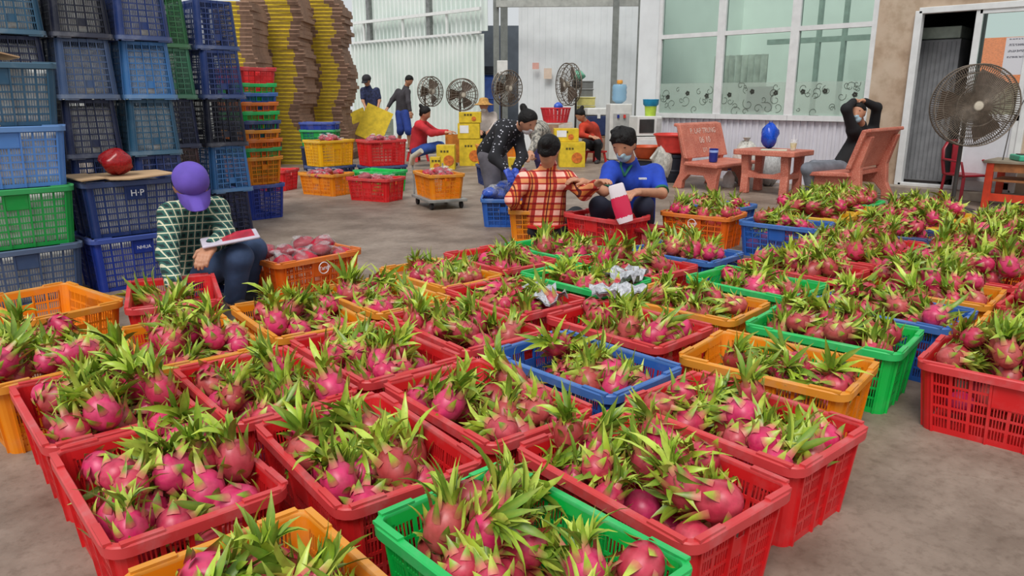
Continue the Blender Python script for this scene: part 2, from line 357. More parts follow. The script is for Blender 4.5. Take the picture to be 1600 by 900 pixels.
def crate_meshes(L, W, h, rows, tap, key):
    T = .0035; rr = .035; a, bb = L / 2 - .017, W / 2 - .017; lip = .03
    def sc(x, y, z):
        k = tap * (1 - z / h); return (x * (1 - k / a), y * (1 - k / bb), z)
    def wall(length, groups, slots, side, depth, plate, handle, bw=.18 if key == 'low' else .15):
        mb = MB(); l = length
        def pl(u, z, t):
            q = depth - t
            return sc(*((u, side * q, z) if l_axis == 'x' else (side * q, u, z)))
        l_axis = 'x' if depth == bb else 'y'
        def cell(u0, u1, z0, z1, t0=0.0, t1=T):
            mb.hexa([pl(u0, z0, t0), pl(u1, z0, t0), pl(u1, z0, t1), pl(u0, z0, t1), pl(u0, z1, t0), pl(u1, z1, t0), pl(u1, z1, t1), pl(u0, z1, t1)])
        zb, zt = .022, h - lip - .006; ph = (zt - zb) / rows; bar = .009
        cell(-l / 2, l / 2, 0, zb); cell(-l / 2, l / 2, zt, h - .004)
        for r in range(1, rows): cell(-l / 2, l / 2, zb + r * ph - bar / 2, zb + r * ph + bar / 2)
        gw = l / groups; rib = .012
        for g in range(groups):
            u0 = -l / 2 + g * gw
            solid_from = rows - 2 if g in plate else 99
            for r in range(rows):
                z0 = zb + r * ph + (bar / 2 if r else 0); z1 = zb + (r + 1) * ph - (bar / 2 if r < rows - 1 else 0)
                if r >= solid_from:
                    if handle and r == rows - 1: continue
                    cell(u0, u0 + gw, z0, z1); continue
                cell(u0, u0 + rib / 2, z0, z1); cell(u0 + gw - rib / 2, u0 + gw, z0, z1)
                p = (gw - rib) / slots
                for k in range(1, slots): cell(u0 + rib / 2 + k * p - p * bw, u0 + rib / 2 + k * p + p * bw, z0, z1)
        if plate:                     # raised ribs beside the plate
            for g in (plate[0], plate[-1] + 1): cell(-l / 2 + g * gw - .004, -l / 2 + g * gw + .004, 0, h - lip, -.008, T)
            if not handle:
                z0 = zb + (rows - 2) * ph; cell(-l / 2 + plate[0] * gw + .006, -l / 2 + (plate[-1] + 1) * gw - .006, z0, zt, -.0025, T)
        for g in (-1, 1): cell(g * (l / 2 - .004) - .004, g * (l / 2 - .004) + .004, 0, h - lip, -.008, T)
        return mb
    def corners(sx):
        mb = MB()
        for sy in (-1, 1):
            for k in range(4):
                a0, a1 = math.pi / 2 * k / 4, math.pi / 2 * (k + 1) / 4
                P = []
                for z in (0, h - .004):
                    for (an, t) in ((a0, 0), (a1, 0), (a1, T), (a0, T)):
                        q = rr - t; P.append(sc(sx * (a - rr + q * math.cos(an)), sy * (bb - rr + q * math.sin(an)), z))
                mb.hexa(P)
        return mb
    rim = MB(); per = []
    for q in range(4):
        cx, cy = [(1, 1), (-1, 1), (-1, -1), (1, -1)][q]
        for k in range(5):
            an = math.pi / 2 * (q + k / 4); per.append((cx * (a - rr), cy * (bb - rr), math.cos(an), math.sin(an)))
    prof = [(-.004, -lip * .8), (.0, -lip), (.0, -.012), (.012, -.012), (.012, -lip), (.016, -lip), (.0175, -.004), (.0145, 0), (-.002, 0), (-.0045, -.004)]
    n = len(prof); V = [(x + cx * (rr + o), y + cy * (rr + o), h + z) for (x, y, cx, cy) in per for o, z in prof]; k = len(per)
    rim.add(V, [(i * n + j, ((i + 1) % k) * n + j, ((i + 1) % k) * n + (j + 1) % n, i * n + (j + 1) % n) for i in range(k) for j in range(n)])
    for s in (-1, 1):                 # stiffening fins under the lip and raised corner tabs
        for i in range(9):
            u = -a + rr + (2 * a - 2 * rr) * i / 8; rim.box((u, s * (bb + .007), h - .018), (.004, .014, .022))
        for i in range(6):
            u = -bb + rr + (2 * bb - 2 * rr) * i / 5; rim.box((s * (a + .007), u, h - .018), (.014, .004, .022))
        for s2 in (-1, 1):
            rim.box((s * (a - .06), s2 * (bb + .006), h + .002), (.10, .017, .008)); rim.box((s * (a + .006), s2 * (bb - .06), h + .002), (.017, .09, .008))
    base = MB(); s0 = sc(a, bb, .004)
    base.box((0, 0, .005), (s0[0] * 2 - .02, s0[1] * 2 - .02, .006))
    nx = 8
    for i in range(nx): base.box((-s0[0] + .03 + (2 * s0[0] - .06) * i / (nx - 1), 0, .0085), (.008, s0[1] * 2 - .03, .009))
    la, lb = 2 * a - 2 * rr, 2 * bb - 2 * rr
    G1, G2 = 8, 5
    out = []
    for s in (-1, 1): out.append(('side_wall', wall(la, G1, 5 if key == 'low' else 4, s, bb, (3, 4), False)))
    for s in (-1, 1):
        e = wall(lb, G2, 5 if key == 'low' else 4, s, a, (2,), True); c = corners(s); e.add(c.v, c.f); out.append(('end_wall', e))
    out += [('rim', rim), ('base', base)]
    blank = M('blank_plastic', (200, 200, 200))
    return [(nm, mb.mesh(key + '_' + nm, [blank], 35 if nm == 'rim' else None)) for nm, mb in out]
LOW = (.61, .42, .265); MID = (.61, .42, .34); TALL = (.61, .42, .385)
KIT = {'low': (crate_meshes(*LOW, 5, .026, 'low'), .265), 'mid': (crate_meshes(*MID, 7, .022, 'mid'), .34), 'tall': (crate_meshes(*TALL, 8, .02, 'tall'), .385)}
def crate(colour, x, y, z, yaw, label, kit='low', flip=False, group=None, name='plastic_crate', tilt=0):
    """yaw 0: long side along Y"""
    t = thing(name, label, 'crate', (x, y, z), R(yaw + 90), group)
    parts, h = KIT[kit]
    if flip: t.rotation_euler = (math.pi, 0, R(yaw + 90)); t.location.z = z + h
    for nm, me in parts:
        o = place(nm, me, t); shared(o, cmat_rim(colour) if nm == 'rim' else cmat(colour))
    return t

# ------------------------------------------------------------------ dragon fruit
def sstep(a, b, x):
    t = min(max((x - a) / (b - a), 0), 1); return t * t * (3 - 2 * t)
def mixc(a, b, t): return tuple(a[i] + (b[i] - a[i]) * t for i in range(3))
PINKS = [lin(c) for c in ((216, 34, 104), (206, 48, 92), (196, 70, 86), (222, 52, 116), (190, 84, 80), (204, 56, 84), (176, 62, 62))]
LEAFG = [lin(c) for c in ((164, 196, 54), (130, 170, 44), (188, 212, 84), (104, 146, 44))]
YEL, TIP = lin((206, 206, 90)), lin((128, 120, 50))
rf = random.Random(11)
def leaf_geo(ln, wd, bend, twist, rnd, root=None, segs=6, scale=False):
    """a strap leaf growing along +Z from the origin, bending towards +X"""
    V, F, C = [], [], []
    g = rnd.choice(LEAFG); x = z = 0.0; an = .0
    for i in range(segs + 1):
        t = i / segs; w = wd * (.75 + .5 * sstep(0, .35, t)) * (1 - sstep(.58, 1.02, t) * .95)
        if scale: w = wd * (1.15 - t ** 1.25 * 1.12)
        c, s = math.cos(an), math.sin(an); tw = twist * t
        for k, (o, lift) in enumerate(((-1, .0), (0, -.42), (1, .0))):
            yy = o * w * math.cos(tw); dd = lift * w * .8 + o * w * math.sin(tw)
            V.append((x - dd * c, yy, z + dd * s))
            cc = mixc(root or mixc(YEL, g, .35), g, sstep(.05, .55, t) if scale else sstep(0, .35, t)); cc = mixc(cc, mixc(g, YEL, .55), sstep(.6, 1, t) * .7)
            if k == 1: cc = mixc(cc, YEL, .18)
            C.append(cc)
        an += bend / segs * (.4 + 1.2 * t); x += math.sin(an) * ln / segs; z += math.cos(an) * ln / segs
    for i in range(segs):
        for k in range(2): q = i * 3 + k; F.append((q, q + 1, q + 4, q + 3))
    return V, F, C
def xf(geo, Mx):
    V, F, C = geo; return [tuple(Mx @ Vector(v)) for v in V], F, C
def join(gs):
    V, F, C = [], [], []
    for v, f, c in gs:
        o = len(V); V += v; F += [tuple(i + o for i in q) for q in f]; C += c
    return V, F, C
def body_geo(k):
    rnd = random.Random(100 + k); pk = PINKS[k % len(PINKS)]; n, mrow = 18, 11; V, C = [], []
    rx = .0485 * (1 + .10 * (rnd.random() - .5)); rz = .057 * (1 + .16 * (rnd.random() - .5)); ph = [rnd.random() * 6.28 for _ in range(4)]
    for i in range(mrow + 1):
        th = math.pi * i / mrow
        for j in range(n):
            a = 2 * math.pi * j / n
            lump = 1 + .028 * math.sin(5 * a + 3 * th + ph[0]) + .02 * math.sin(3 * a - 4 * th + ph[1])
            r = rx * math.sin(th) ** .85 * lump; z = -rz * math.cos(th) * (1 if th < math.pi / 2 else 1.06)
            V.append((r * math.cos(a), r * math.sin(a), z))
            w = .5 + .5 * math.sin(5 * a + 3 * th + ph[0] + 1.2)
            c = mixc(pk, mixc(pk, lin((236, 130, 130)), .5), .45 * w); c = mixc(c, lin((168, 40, 60)), .25 * (.5 + .5 * math.sin(4 * th + a * 2 + ph[2])))
            c = mixc(c, lin((190, 140, 70)), .55 * sstep(.86, 1, i / mrow)); C.append(c)
    F = [(i * n + j, i * n + (j + 1) % n, (i + 1) * n + (j + 1) % n, (i + 1) * n + j) for i in range(mrow) for j in range(n)]
    return (V, F, C), rx, rz
def bract_geo(k, rx, rz):
    rnd = random.Random(200 + k); gs = []; nb = 21; pk = PINKS[k % len(PINKS)]
    for i in range(nb):
        t = (i + .6) / nb; th = math.pi * (.16 + .70 * t); a = i * 2.399 + rnd.random() * .4
        r = rx * math.sin(th) ** .85 * .98; z = -rz * math.cos(th)
        nrm = Vector((math.cos(a) * math.sin(th) / rx, math.sin(a) * math.sin(th) / rx, -math.cos(th) / rz)).normalized()
        tan = Vector((math.cos(a) * math.cos(th) * rx, math.sin(a) * math.cos(th) * rx, math.sin(th) * rz)).normalized()
        out = .30 + .5 * t + .35 * (rnd.random() - .5)
        d = (tan * math.cos(out) + nrm * math.sin(out)).normalized(); sd = d.cross(nrm).normalized(); fx = sd.cross(d).normalized()
        if fx.dot(nrm) < 0: fx = -fx; sd = -sd
        Mx = Matrix(((fx.x, sd.x, d.x, r * math.cos(a)), (fx.y, sd.y, d.y, r * math.sin(a)), (fx.z, sd.z, d.z, z), (0, 0, 0, 1)))
        ln = .030 + .050 * t ** 1.6 + .016 * rnd.random()
        gs.append(xf(leaf_geo(ln, .0145 - .005 * t, -.9 + 1.5 * rnd.random() + .7 * t, .3 * (rnd.random() - .5), rnd, mixc(pk, lin((226, 120, 120)), .35), 5, True), Mx))
    return join(gs)
NV = 7
BOD, BRA, CROWNS, CSPEC = [], [], [], []
LEAVES = [leaf_geo(.098 + .008 * (k % 4), .0068, .15 + .42 * (k % 5), .6 * ((k % 3) - 1), random.Random(300 + k)) for k in range(10)]
for k in range(NV):
    g, rx, rz = body_geo(k); BOD.append(g); BRA.append(bract_geo(k, rx, rz))
    rnd = random.Random(400 + k); spec = []; nl = 17 + k % 5; a0 = rnd.random() * 6.28
    lean = Matrix.Rotation(a0, 4, 'Z') @ Matrix.Rotation(rnd.uniform(.05, .5), 4, 'Y')
    for i in range(nl):
        az = a0 + rnd.gauss(0, .75) if rnd.random() < .6 else rnd.random() * 6.28; ro = rnd.random() * 6.28; tilt = .05 + .62 * rnd.random() ** 1.3; s = rnd.uniform(.55, 1.5)
        spec.append((rnd.randrange(10), Matrix.Translation((0, 0, rz * .86)) @ lean @ Matrix.Translation((.011 * math.cos(ro), .011 * math.sin(ro), -.004 + .006 * rnd.random())) @ Matrix.Rotation(az, 4, 'Z') @ Matrix.Rotation(tilt, 4, 'Y') @ Matrix.Diagonal((s, .6 + .45 * s, s, 1))))
    CSPEC.append(spec); CROWNS.append(join([xf(LEAVES[q], Mx) for q, Mx in spec]))
fm, nt, b = newmat('dragon_fruit_skin')
at = nt.new('ShaderNodeAttribute', attribute_name='Col'); co = nt.new('ShaderNodeTexCoord').outputs['Object']
v = nt.ramp(nt.noise(co, 38, 3), [(.3, (.72, .66, .62, 1)), (.6, (1, 1, 1, 1))])
nt.put(b.inputs['Base Color'], nt.mix(1.0, at.outputs['Color'], v, 'MULTIPLY')); b.inputs['Roughness'].default_value = .38; b.inputs['Specular IOR Level'].default_value = .5
FRUIT = fm
def geo_mesh(name, geo, smooth=True):
    V, F, C = geo; me = bpy.data.meshes.new(name); me.from_pydata(V, [], F); me.materials.append(FRUIT)
    ca = me.color_attributes.new('Col', 'FLOAT_COLOR', 'POINT'); ca.data.foreach_set('color', [x for c in C for x in (*c, 1)])
    if smooth: me.polygons.foreach_set('use_smooth', [True] * len(me.polygons))
    me.update(); return me
ME_B = [geo_mesh('fruit_body', g) for g in BOD]; ME_S = [geo_mesh('scales', g) for g in BRA]
ME_C = [geo_mesh('leaf_crown', g) for g in CROWNS]; ME_L = [geo_mesh('leaf', g) for g in LEAVES]

def heap(rnd, n, ax, ay, z0, z1, rad):
    P = [[(rnd.random() * 2 - 1) * ax, (rnd.random() * 2 - 1) * ay, z0 + rnd.random() * (z1 - z0)] for _ in range(n)]
    for it in range(45):
        for i in range(n):
            for j in range(i + 1, n):
                d = [P[i][k] - P[j][k] for k in range(3)]; l = math.sqrt(d[0] ** 2 + d[1] ** 2 + d[2] ** 2) + 1e-6
                if l < 2 * rad:
                    q = (2 * rad - l) / l * .5
                    for k in range(3): P[i][k] += d[k] * q; P[j][k] -= d[k] * q
        for p in P: p[0] = min(max(p[0], -ax), ax); p[1] = min(max(p[1], -ay), ay); p[2] = min(max(p[2], z0), z1)
    return P
STUFF = []                            # fruit past the nearest three hundred, joined into one
def fruit_matrix(rnd, x, y, z, s, flat=False, inw=None):
    th = R(rnd.uniform(10, 75)) if rnd.random() < .62 else R(rnd.uniform(75, 118)); az = rnd.random() * 6.283
    if flat: th = R(rnd.uniform(60, 120))
    if inw is not None: az = inw + rnd.uniform(-1.25, 1.25)
    d = Vector((math.sin(th) * math.cos(az), math.sin(th) * math.sin(az), math.cos(th)))
    q = d.to_track_quat('Z', 'Y').to_matrix().to_4x4() @ Matrix.Rotation(rnd.random() * 6.28, 4, 'Z')
    return Matrix.Translation((x, y, z)) @ q @ Matrix.Diagonal((s, s, s, 1))
NI = [0]
def add_fruit(Mx, k, kc, label, group, mode):
    if mode == 'stuff': STUFF.append((Mx, k, kc)); return
    NI[0] += 1
    o = place('dragon_fruit', ME_B[k]); o.matrix_world = Mx; tag(o, label, 'dragon fruit', group)
    place('scales', ME_S[k], o)
    if mode == 'leaves':
        for q, L_ in CSPEC[kc]:
            l = place('leaf', ME_L[q], o); l.matrix_local = L_
    else: place('leaf_crown', ME_C[kc], o)

# colour, x, y, yaw, what singles the crate out, fruit on top, crown of the heap
FC = [
 ('red', .60, 1.86, -4, 'at the left front corner beside bare floor', 17, .29),
 ('red', .64, 2.485, -4, 'at the left edge behind the corner red one', 17, .30),
 ('orange', .60, 3.12, 2, 'cut off by the left picture edge', 16, .31),
 ('orange', .54, 1.16, -4, 'at the bottom picture edge, left of the green', 14, .265),
 ('green', 1.025, .985, -3, 'at the bottom picture edge', 17, .28),
 ('red', 1.05, 1.63, -8, 'directly behind the bottom green one', 15, .26),
 ('red', 1.49, .995, -6, 'directly right of the bottom green one', 17, .28),
 ('red', 1.965, .99, -4, 'at the right front corner, half empty on the right', 15, .28),
 ('red', 1.075, 2.262, -5, 'right of the two left edge red ones', 16, .27),
 ('red', 1.525, 2.27, -5, 'behind the red ones left of the pale-rimmed blue', 15, .27),
 ('red', 1.51, 1.635, -6, 'touching the left side of the pale-rimmed blue one', 16, .27),
 ('blue', 1.995, 1.63, -2, 'with pale rim, alone in the middle front', 14, .26),
 ('red', 1.985, 2.27, -7, 'touching the back of the pale-rimmed blue one', 15, .27),
 ('orange', 1.565, 2.90, -8, 'nearest the logo crate of bags', 15, .28),
 ('orange', 2.03, 2.92, -4, 'in the back row, middle of three golden ones', 14, .27),
 ('orange', 1.09, 2.895, -6, 'in front of the purple-capped woman', 15, .30),
 ('orange', 2.52, 3.075, -2, 'at the far left corner by open floor', 13, .27),
 ('red', 3.02, 3.13, -5, 'on the back edge, left of the far green', 13, .27),
 ('red', 2.465, 2.455, -5, 'with a silvery bag at its right end', 13, .27),
 ('green', 3.495, 3.085, -3, 'right under the red plaid shirt woman', 15, 0.28),
 ('green', 3.0, 2.455, -2, 'with a clear bag on its right end', 13, .26),
 ('red', 3.47, 2.465, -5, 'behind the green one with the clear bag', 14, 0.28),
 ('red', 2.495, 1.80, -1, 'behind the pale-rimmed blue one, to its right', 15, .28),
 ('orange', 2.99, 1.795, 3, 'in the centre with green ones behind it', 14, .27),
 ('green', 3.03, 1.15, 5, 'bright and wide, on the right', 15, .29),
 ('orange', 2.50, 1.135, 6, 'directly behind the right front corner red one', 15, .24),
 ('green', 3.545, 1.765, -3, 'half way back on the right', 15, 0.27),
 ('blue', 3.96, 2.45, 0, 'low in front of the logo orange one', 14, 0.31),
 ('red', 4.06, 1.75, -5, 'right behind the mid-right green one', 16, 0.30),
 ('red', 4.56, 1.73, -1, 'second behind the mid-right green one', 16, 0.31),
 ('blue', 3.535, 1.095, -2, 'buried in fruit behind the bright right green', 16, 0.30),
 ('orange', 4.03, 1.085, 3, 'behind the fruit-buried blue on the right', 17, 0.33),
 ('red', 3.06, .485, 4, 'on bare floor at the right picture edge', 17, .32),
 ('orange', 3.57, .45, 2, 'at the right edge, behind the floor-edge red', 15, 0.29),
 ('red', 4.07, .46, 0, 'cut by the right edge, farther back', 16, 0.33),
 ('red', 4.53, 1.075, 1, 'in the right leafy mass behind the golden one', 17, 0.35),
 ('orange', 5.03, 1.08, 0, 'deep in the right leafy mass near the edge', 17, 0.35),
 ('red', 5.55, 1.10, 0, 'in the right leafy mass, level with dark blue', 17, 0.35),
 ('orange', 6.06, 1.14, 2, 'far right, in front of the plastic chair', 16, 0.34),
 ('red', 6.55, 1.2, 0, 'far right, in front of the orange-framed bench', 16, 0.34),
 ('red', 5.08, 1.77, -2, 'in front of the dark blue one', 16, 0.32),
 ('dark blue', 5.6, 1.79, 3, 'peeping out of fruit far right', 15, 0.31),
 ('orange', 6.14, 1.82, 1, 'far right, left of the tall fan', 16, 0.33),
 ('yellow', 6.66, 1.88, 0, 'at the far back near the fan pole', 16, 0.34),
 ('blue', 5.45, 2.5, 4, 'with bare side, right of the logo orange', 12, 0.29),
 ('yellow', 6.0, 2.55, 1, 'at the far back before the stone table', 16, 0.35),
 ('yellow', 6.48, 2.6, 0, 'at the far back before the occupied stone seat', 16, 0.35),
 ('green', 6.98, 2.68, 0, 'farthest back beside the stone seat', 14, 0.35),
 ('deep orange', 5.44, 3.21, 6.6, 'with white logo beside the man in blue', 14, 0.29),
 ('blue', 5.97, 3.40, -1.5, 'behind the logo orange one', 12, 0.29),
]
order = sorted(range(len(FC)), key=lambda i: FC[i][1] + FC[i][2])
budget = 300; mode_of = {}
for r_, i in enumerate(order):
    n = FC[i][5] + 4
    if budget >= n: mode_of[i] = 'leaves' if r_ < 7 else 'crown'; budget -= n
    else: mode_of[i] = 'stuff'; budget = 0
CR = {}
for i, (c, x, y, yaw, lab, n, top) in enumerate(FC):
    cname = 'golden orange' if c == 'orange' else c
    t = crate(c, x, y, 0, yaw, '%s crate of dragon fruit %s' % (cname, lab)); CR[i] = t
    rnd = random.Random(1000 + i); ca, sa = math.cos(R(yaw + 90)), math.sin(R(yaw + 90))
    lb = 'dragon fruit in %s crate %s' % (cname, lab); gr = 'fruit in %s crate %s' % (cname, lab)
    half = (i == 7)
    for (px, py, pz) in heap(rnd, n + 4, .235, .145, top - .085, top, .0435):
        if half and px < -.08: pz -= .03
        k = rnd.randrange(NV); s = rnd.uniform(.76, 1.02)
        Mx = fruit_matrix(rnd, x + px * ca - py * sa, y + px * sa + py * ca, pz, s, False, math.atan2(-(px * sa + py * ca), -(px * ca - py * sa)) if (abs(px) > .14 or abs(py) > .06) else None)
        add_fruit(Mx, k, rnd.randrange(NV), lb, gr, mode_of[i])
    for (px, py, pz) in heap(rnd, 16, .205, .115, .07, top - .115, .046):
        STUFF.append((fruit_matrix(rnd, x + px * ca - py * sa, y + px * sa + py * ca, pz, rnd.uniform(.9, 1.0), True), rnd.randrange(NV), None))
STUFF0 = len(STUFF)
def flush_stuff():
    Vs, Fl, Cs, off = [], [], [], 0
    npg = [[(np.array(g[0], dtype=np.float32), np.array(g[1], dtype=np.int32), np.array(g[2], dtype=np.float32)) for g in G if 1] for G in ()]
    cache = {}
    def arr(key, g):
        if key not in cache:
            F = [list(f) if len(f) == 4 else list(f) + [f[-1]] for f in g[1]]
            cache[key] = (np.array(g[0], dtype=np.float32), np.array(F, dtype=np.int32), np.array(g[2], dtype=np.float32))
        return cache[key]
    for Mx, k, kc in STUFF:
        A = np.array(Mx, dtype=np.float32); tint = random.uniform(.88, 1.08)
        for key, g in ((('b', k), BOD[k]),) + (((('s', k), BRA[k]), (('c', kc), CROWNS[kc])) if kc is not None else ()):
            v, f, c = arr(key, g)
            Vs.append(v @ A[:3, :3].T + A[:3, 3]); Fl.append(f + off); Cs.append(c * tint); off += len(v)
    V = np.concatenate(Vs); F = np.concatenate(Fl); C = np.concatenate(Cs)
    me = bpy.data.meshes.new('dragon_fruit_heap'); me.vertices.add(len(V)); me.vertices.foreach_set('co', V.ravel())
    me.loops.add(len(F) * 4); me.loops.foreach_set('vertex_index', F.ravel()); me.polygons.add(len(F))
    me.polygons.foreach_set('loop_start', np.arange(0, len(F) * 4, 4, dtype=np.int32)); me.polygons.foreach_set('use_smooth', np.ones(len(F), dtype=bool))
    me.update(calc_edges=True); me.materials.append(FRUIT)
    ca = me.color_attributes.new('Col', 'FLOAT_COLOR', 'POINT'); ca.data.foreach_set('color', np.concatenate([C, np.ones((len(C), 1), dtype=np.float32)], 1).ravel())
    o = place('dragon_fruit_heap', me); tag(o, 'pink dragon fruit heaped in the farther crates and underneath the top layers', 'dragon fruit', kind='stuff')

# ------------------------------------------------------------------ other crates: stacks and loose ones
# front left stacks, long sides towards the hall
for k, (c, lab) in enumerate((('steel blue', 'bottom grey-blue crate of the left front stack'), ('leaf green', 'green crate in the left front stack'),
                              ('pale blue', 'light blue crate above the green one, left front stack'), ('teal blue', 'top blue crate of the left front stack, under cardboard'))):
    crate(c, 1.0, 5.14, .343 * k, 90 + (.6, -.8, .5, 0)[k], lab, 'mid')
hp = []
for k, (c, lab) in enumerate((('royal blue', 'deep blue crate beneath the lettered crate beside the plaid-shirt woman'), ('dark blue', 'blue crate with white letters beside the purple-capped woman'))):
    hp.append(crate(c, 1.645, 5.16, .343 * k, 90, lab, 'mid'))
white_print = M('white_print', (232, 232, 236), .6, .05)
text_mesh('lettering', 'H·P', .055, white_print, hp[1], (0, .213, .262), (math.pi / 2, 0, math.pi))
text_mesh('lettering', 'NHUA', .03, white_print, hp[0], (0, .213, .262), (math.pi / 2, 0, math.pi))
# turned-over tall crates behind them, short ends towards the hall
TOW = [(1.265, 5.93, 'first', ['navy', 'navy', 'navy', 'navy', 'teal blue']),
       (1.66, 5.93, 'second', ['navy', 'dark blue', 'navy', 'steel blue', 'black blue']),
       (2.055, 5.93, 'third', ['navy', 'dark blue', 'teal blue', 'sky blue', 'dark blue']),
       (2.465, 6.56, 'fourth', ['navy', 'brown', 'navy', 'grey green', 'old green']),
       (2.865, 6.56, 'fifth', ['navy', 'sky blue', 'black blue', 'dark blue', 'dark blue'])]
LEV = ['bottom', 'second', 'third', 'fourth', 'top']
rt = random.Random(5)
for (x, y, nm, cs) in TOW:
    for k, c in enumerate(cs):
        tc = crate(c, x + rt.uniform(-.006, .006), y + rt.uniform(-.02, .02), .39 * k, rt.uniform(-1, 1), 'upturned tall %s crate, %s level, %s tower from the left' % (c, LEV[k], nm), 'tall', True, 'towers of upturned crates'); tc.scale = (1, .9, 1)
# nested stack
nx_, ny_ = 3.52, 7.24
crate('royal blue', nx_, ny_, 0, 1, 'whole blue crate at the foot of the colourful nested stack', 'mid')
cs = ['orange', 'leaf green', 'deep orange', 'orange', 'dark blue', 'green', 'deep orange', 'blue', 'green', 'red']
OR = ['lowest', 'second', 'third', 'fourth', 'fifth', 'sixth', 'seventh', 'eighth', 'ninth', 'top']
for k, c in enumerate(cs):
    crate(c, nx_ + rt.uniform(-.006, .006), ny_ + rt.uniform(-.006, .006), .344 + .087 * k + (.06 if k > 8 else 0), 1 + rt.uniform(-1, 1), '%s nested %s crate, %s in the colourful stack' % ('plastic', c, OR[k]), 'low', False, 'nested crates')
# pale foam sleeves packed inside the front stacks, seen through the slots
foam = M('foam_and_light_fill', (240, 240, 236), .8, .2, 22, 0, 1.0, 30)
def pale_fill(x, y, z, w_, d_, h_, lab):
    mb = MB(); r_ = random.Random(int(x * 977 + z * 131)); n = 5
    mb.box((x, y, z + h_ / 2), (w_, d_, h_)); mb.obj('x', foam) if False else None
    o = mb.obj('foam_and_light_fill', foam, None, None, .03); tag(o, lab, 'foam sleeves')
for k, nm in enumerate(('bottom grey-blue', 'green', 'light blue', 'top blue')): pale_fill(1.0, 5.14, .343 * k + .014, .528, .335, .30, 'pale foam sleeves packed inside the %s crate of the left front stack' % nm)
for k, nm in enumerate(('deep blue lower', 'lettered blue')): pale_fill(1.645, 5.16, .343 * k + .014, .528, .335, .30, 'pale foam sleeves packed inside the %s crate' % nm)
for (x, nm) in ((1.265, 'first'), (1.66, 'second'), (2.055, 'third')):  # added pale blocks stand in for bright background seen through the tower slots
    for k in (2, 3, 4): pale_fill(x, 5.93, .39 * k + .02, .27, .49, .32, 'added pale block imitating bright background through slots of the %s tower, %s level' % (nm, LEV[k]))
# loose crates
e0 = crate('orange', .86, 3.93, 0, 8, 'empty golden orange crate at the left edge before the stacks')
wr = crate('red', 1.34, 3.70, 0, -20, 'red crate that the purple-capped woman reaches into')
lg = crate('deep orange', 2.27, 4.08, 0, 93, 'orange logo crate of bagged fruit right of the purple-capped woman')
rm = crate('red', 4.78, 3.70, 0, -2, 'red crate between the plaid-shirt woman and the man in blue')
po = crate('orange', 4.70, 4.45, 0, -45, 'golden orange crate at the left of the plaid-shirt woman')
tr = crate('orange', 5.30, 6.45, .11, -20, 'golden orange crate riding on the small hand trolley')
crate('red', 5.13, 7.40, 0, 19, 'red crate on the floor left of the hand trolley'); crate('orange', 5.0, 8.28, 0, 14, 'golden crate on the floor left of the trolley\'s red neighbour')
rb = crate('dark blue', 5.58, 9.12, 0, 92, 'dark blue crate under the yellow crate at the back'); yu = crate('yellow', 5.58, 9.12, .27, 93, 'yellow crate stacked up before the flattened cartons', 'mid')
rb2 = crate('dark blue', 6.12, 8.66, 0, 80, 'dark blue crate under the red crate at the back'); ru = crate('red', 6.12, 8.66, .27, 80, 'red crate stacked up left of the red-sweater woman', 'mid')
crate('red', 4.75, 9.2, 0, 30, 'dark red crate behind the colourful nested stack')
crate('green', 5.66, 8.06, 0, 20, 'green crate between the floor crates and the stacked ones')
crate('navy', 6.55, 6.55, 0, -30, 'navy crate behind the bending woman, right of the trolley')
crate('dark blue', 7.3, 7.55, 0, 60, 'blue crate under the orange bag crate behind the trolley')
crate('orange', 7.3, 7.55, .27, 60, 'shallow looking orange crate of bags behind the trolley')
crate('blue', 5.02, 5.14, 0, -45, 'blue crate of plastic bags that the bending woman packs')
nb0 = crate('navy', 6.70, 11.2, .27 * 0, 45, 'bottom dark crate before the carton towers', 'tall')
nb1 = crate('leaf green', 6.70, 11.2, .385, 45, 'green crate of the pair before the carton towers'); nb2 = crate('royal blue', 6.70, 11.2, .385 + .12, 45, 'blue crate nested on top before the carton towers')
# logos on the two orange crates and the nested one
def logo(t, y=.2135, s=1.0):
    mb = MB(); mb.torus((0, 0, 0), .034 * s, .0028, 28, 5); o = mb.obj('logo', white_print, t); o.location = (0, y, .198); o.rotation_euler = (math.pi / 2, 0, math.pi)
    text_mesh('logo_lettering', 'Tangk', .034 * s, white_print, t, (-.006, y + .001, .198), (math.pi / 2, R(-8), math.pi))
logo(lg); logo(CR[48])
# fruit and bags in the loose crates
rnd = random.Random(55)
for (x, y, n, lab) in ((1.34, 3.70, 7, 'red crate under the plaid-shirt woman\'s hand'),):
    for (px, py, pz) in heap(rnd, n, .2, .12, .13, .19, .047):
        a = R(-20 + 90); add_fruit(fruit_matrix(rnd, x + px * math.cos(a) - py * math.sin(a), y + px * math.sin(a) + py * math.cos(a), pz, rnd.uniform(.9, 1.05)), rnd.randrange(NV), rnd.randrange(NV), '', '', 'stuff')
bag_m, nt, b = newmat('clear_bag')
co = nt.new('ShaderNodeTexCoord').outputs['Object']
b.inputs['Base Color'].default_value = (.9, .9, .93, 1); b.inputs['Roughness'].default_value = .16; b.inputs['Alpha'].default_value = .22; b.inputs['Specular IOR Level'].default_value = .9
bn = nt.new('ShaderNodeBump'); bn.inputs['Strength'].default_value = 1; bn.inputs['Distance'].default_value = .02; nt.put(bn.inputs['Height'], nt.noise(co, 26, 3)); nt.put(b.inputs['Normal'], bn.outputs[0])
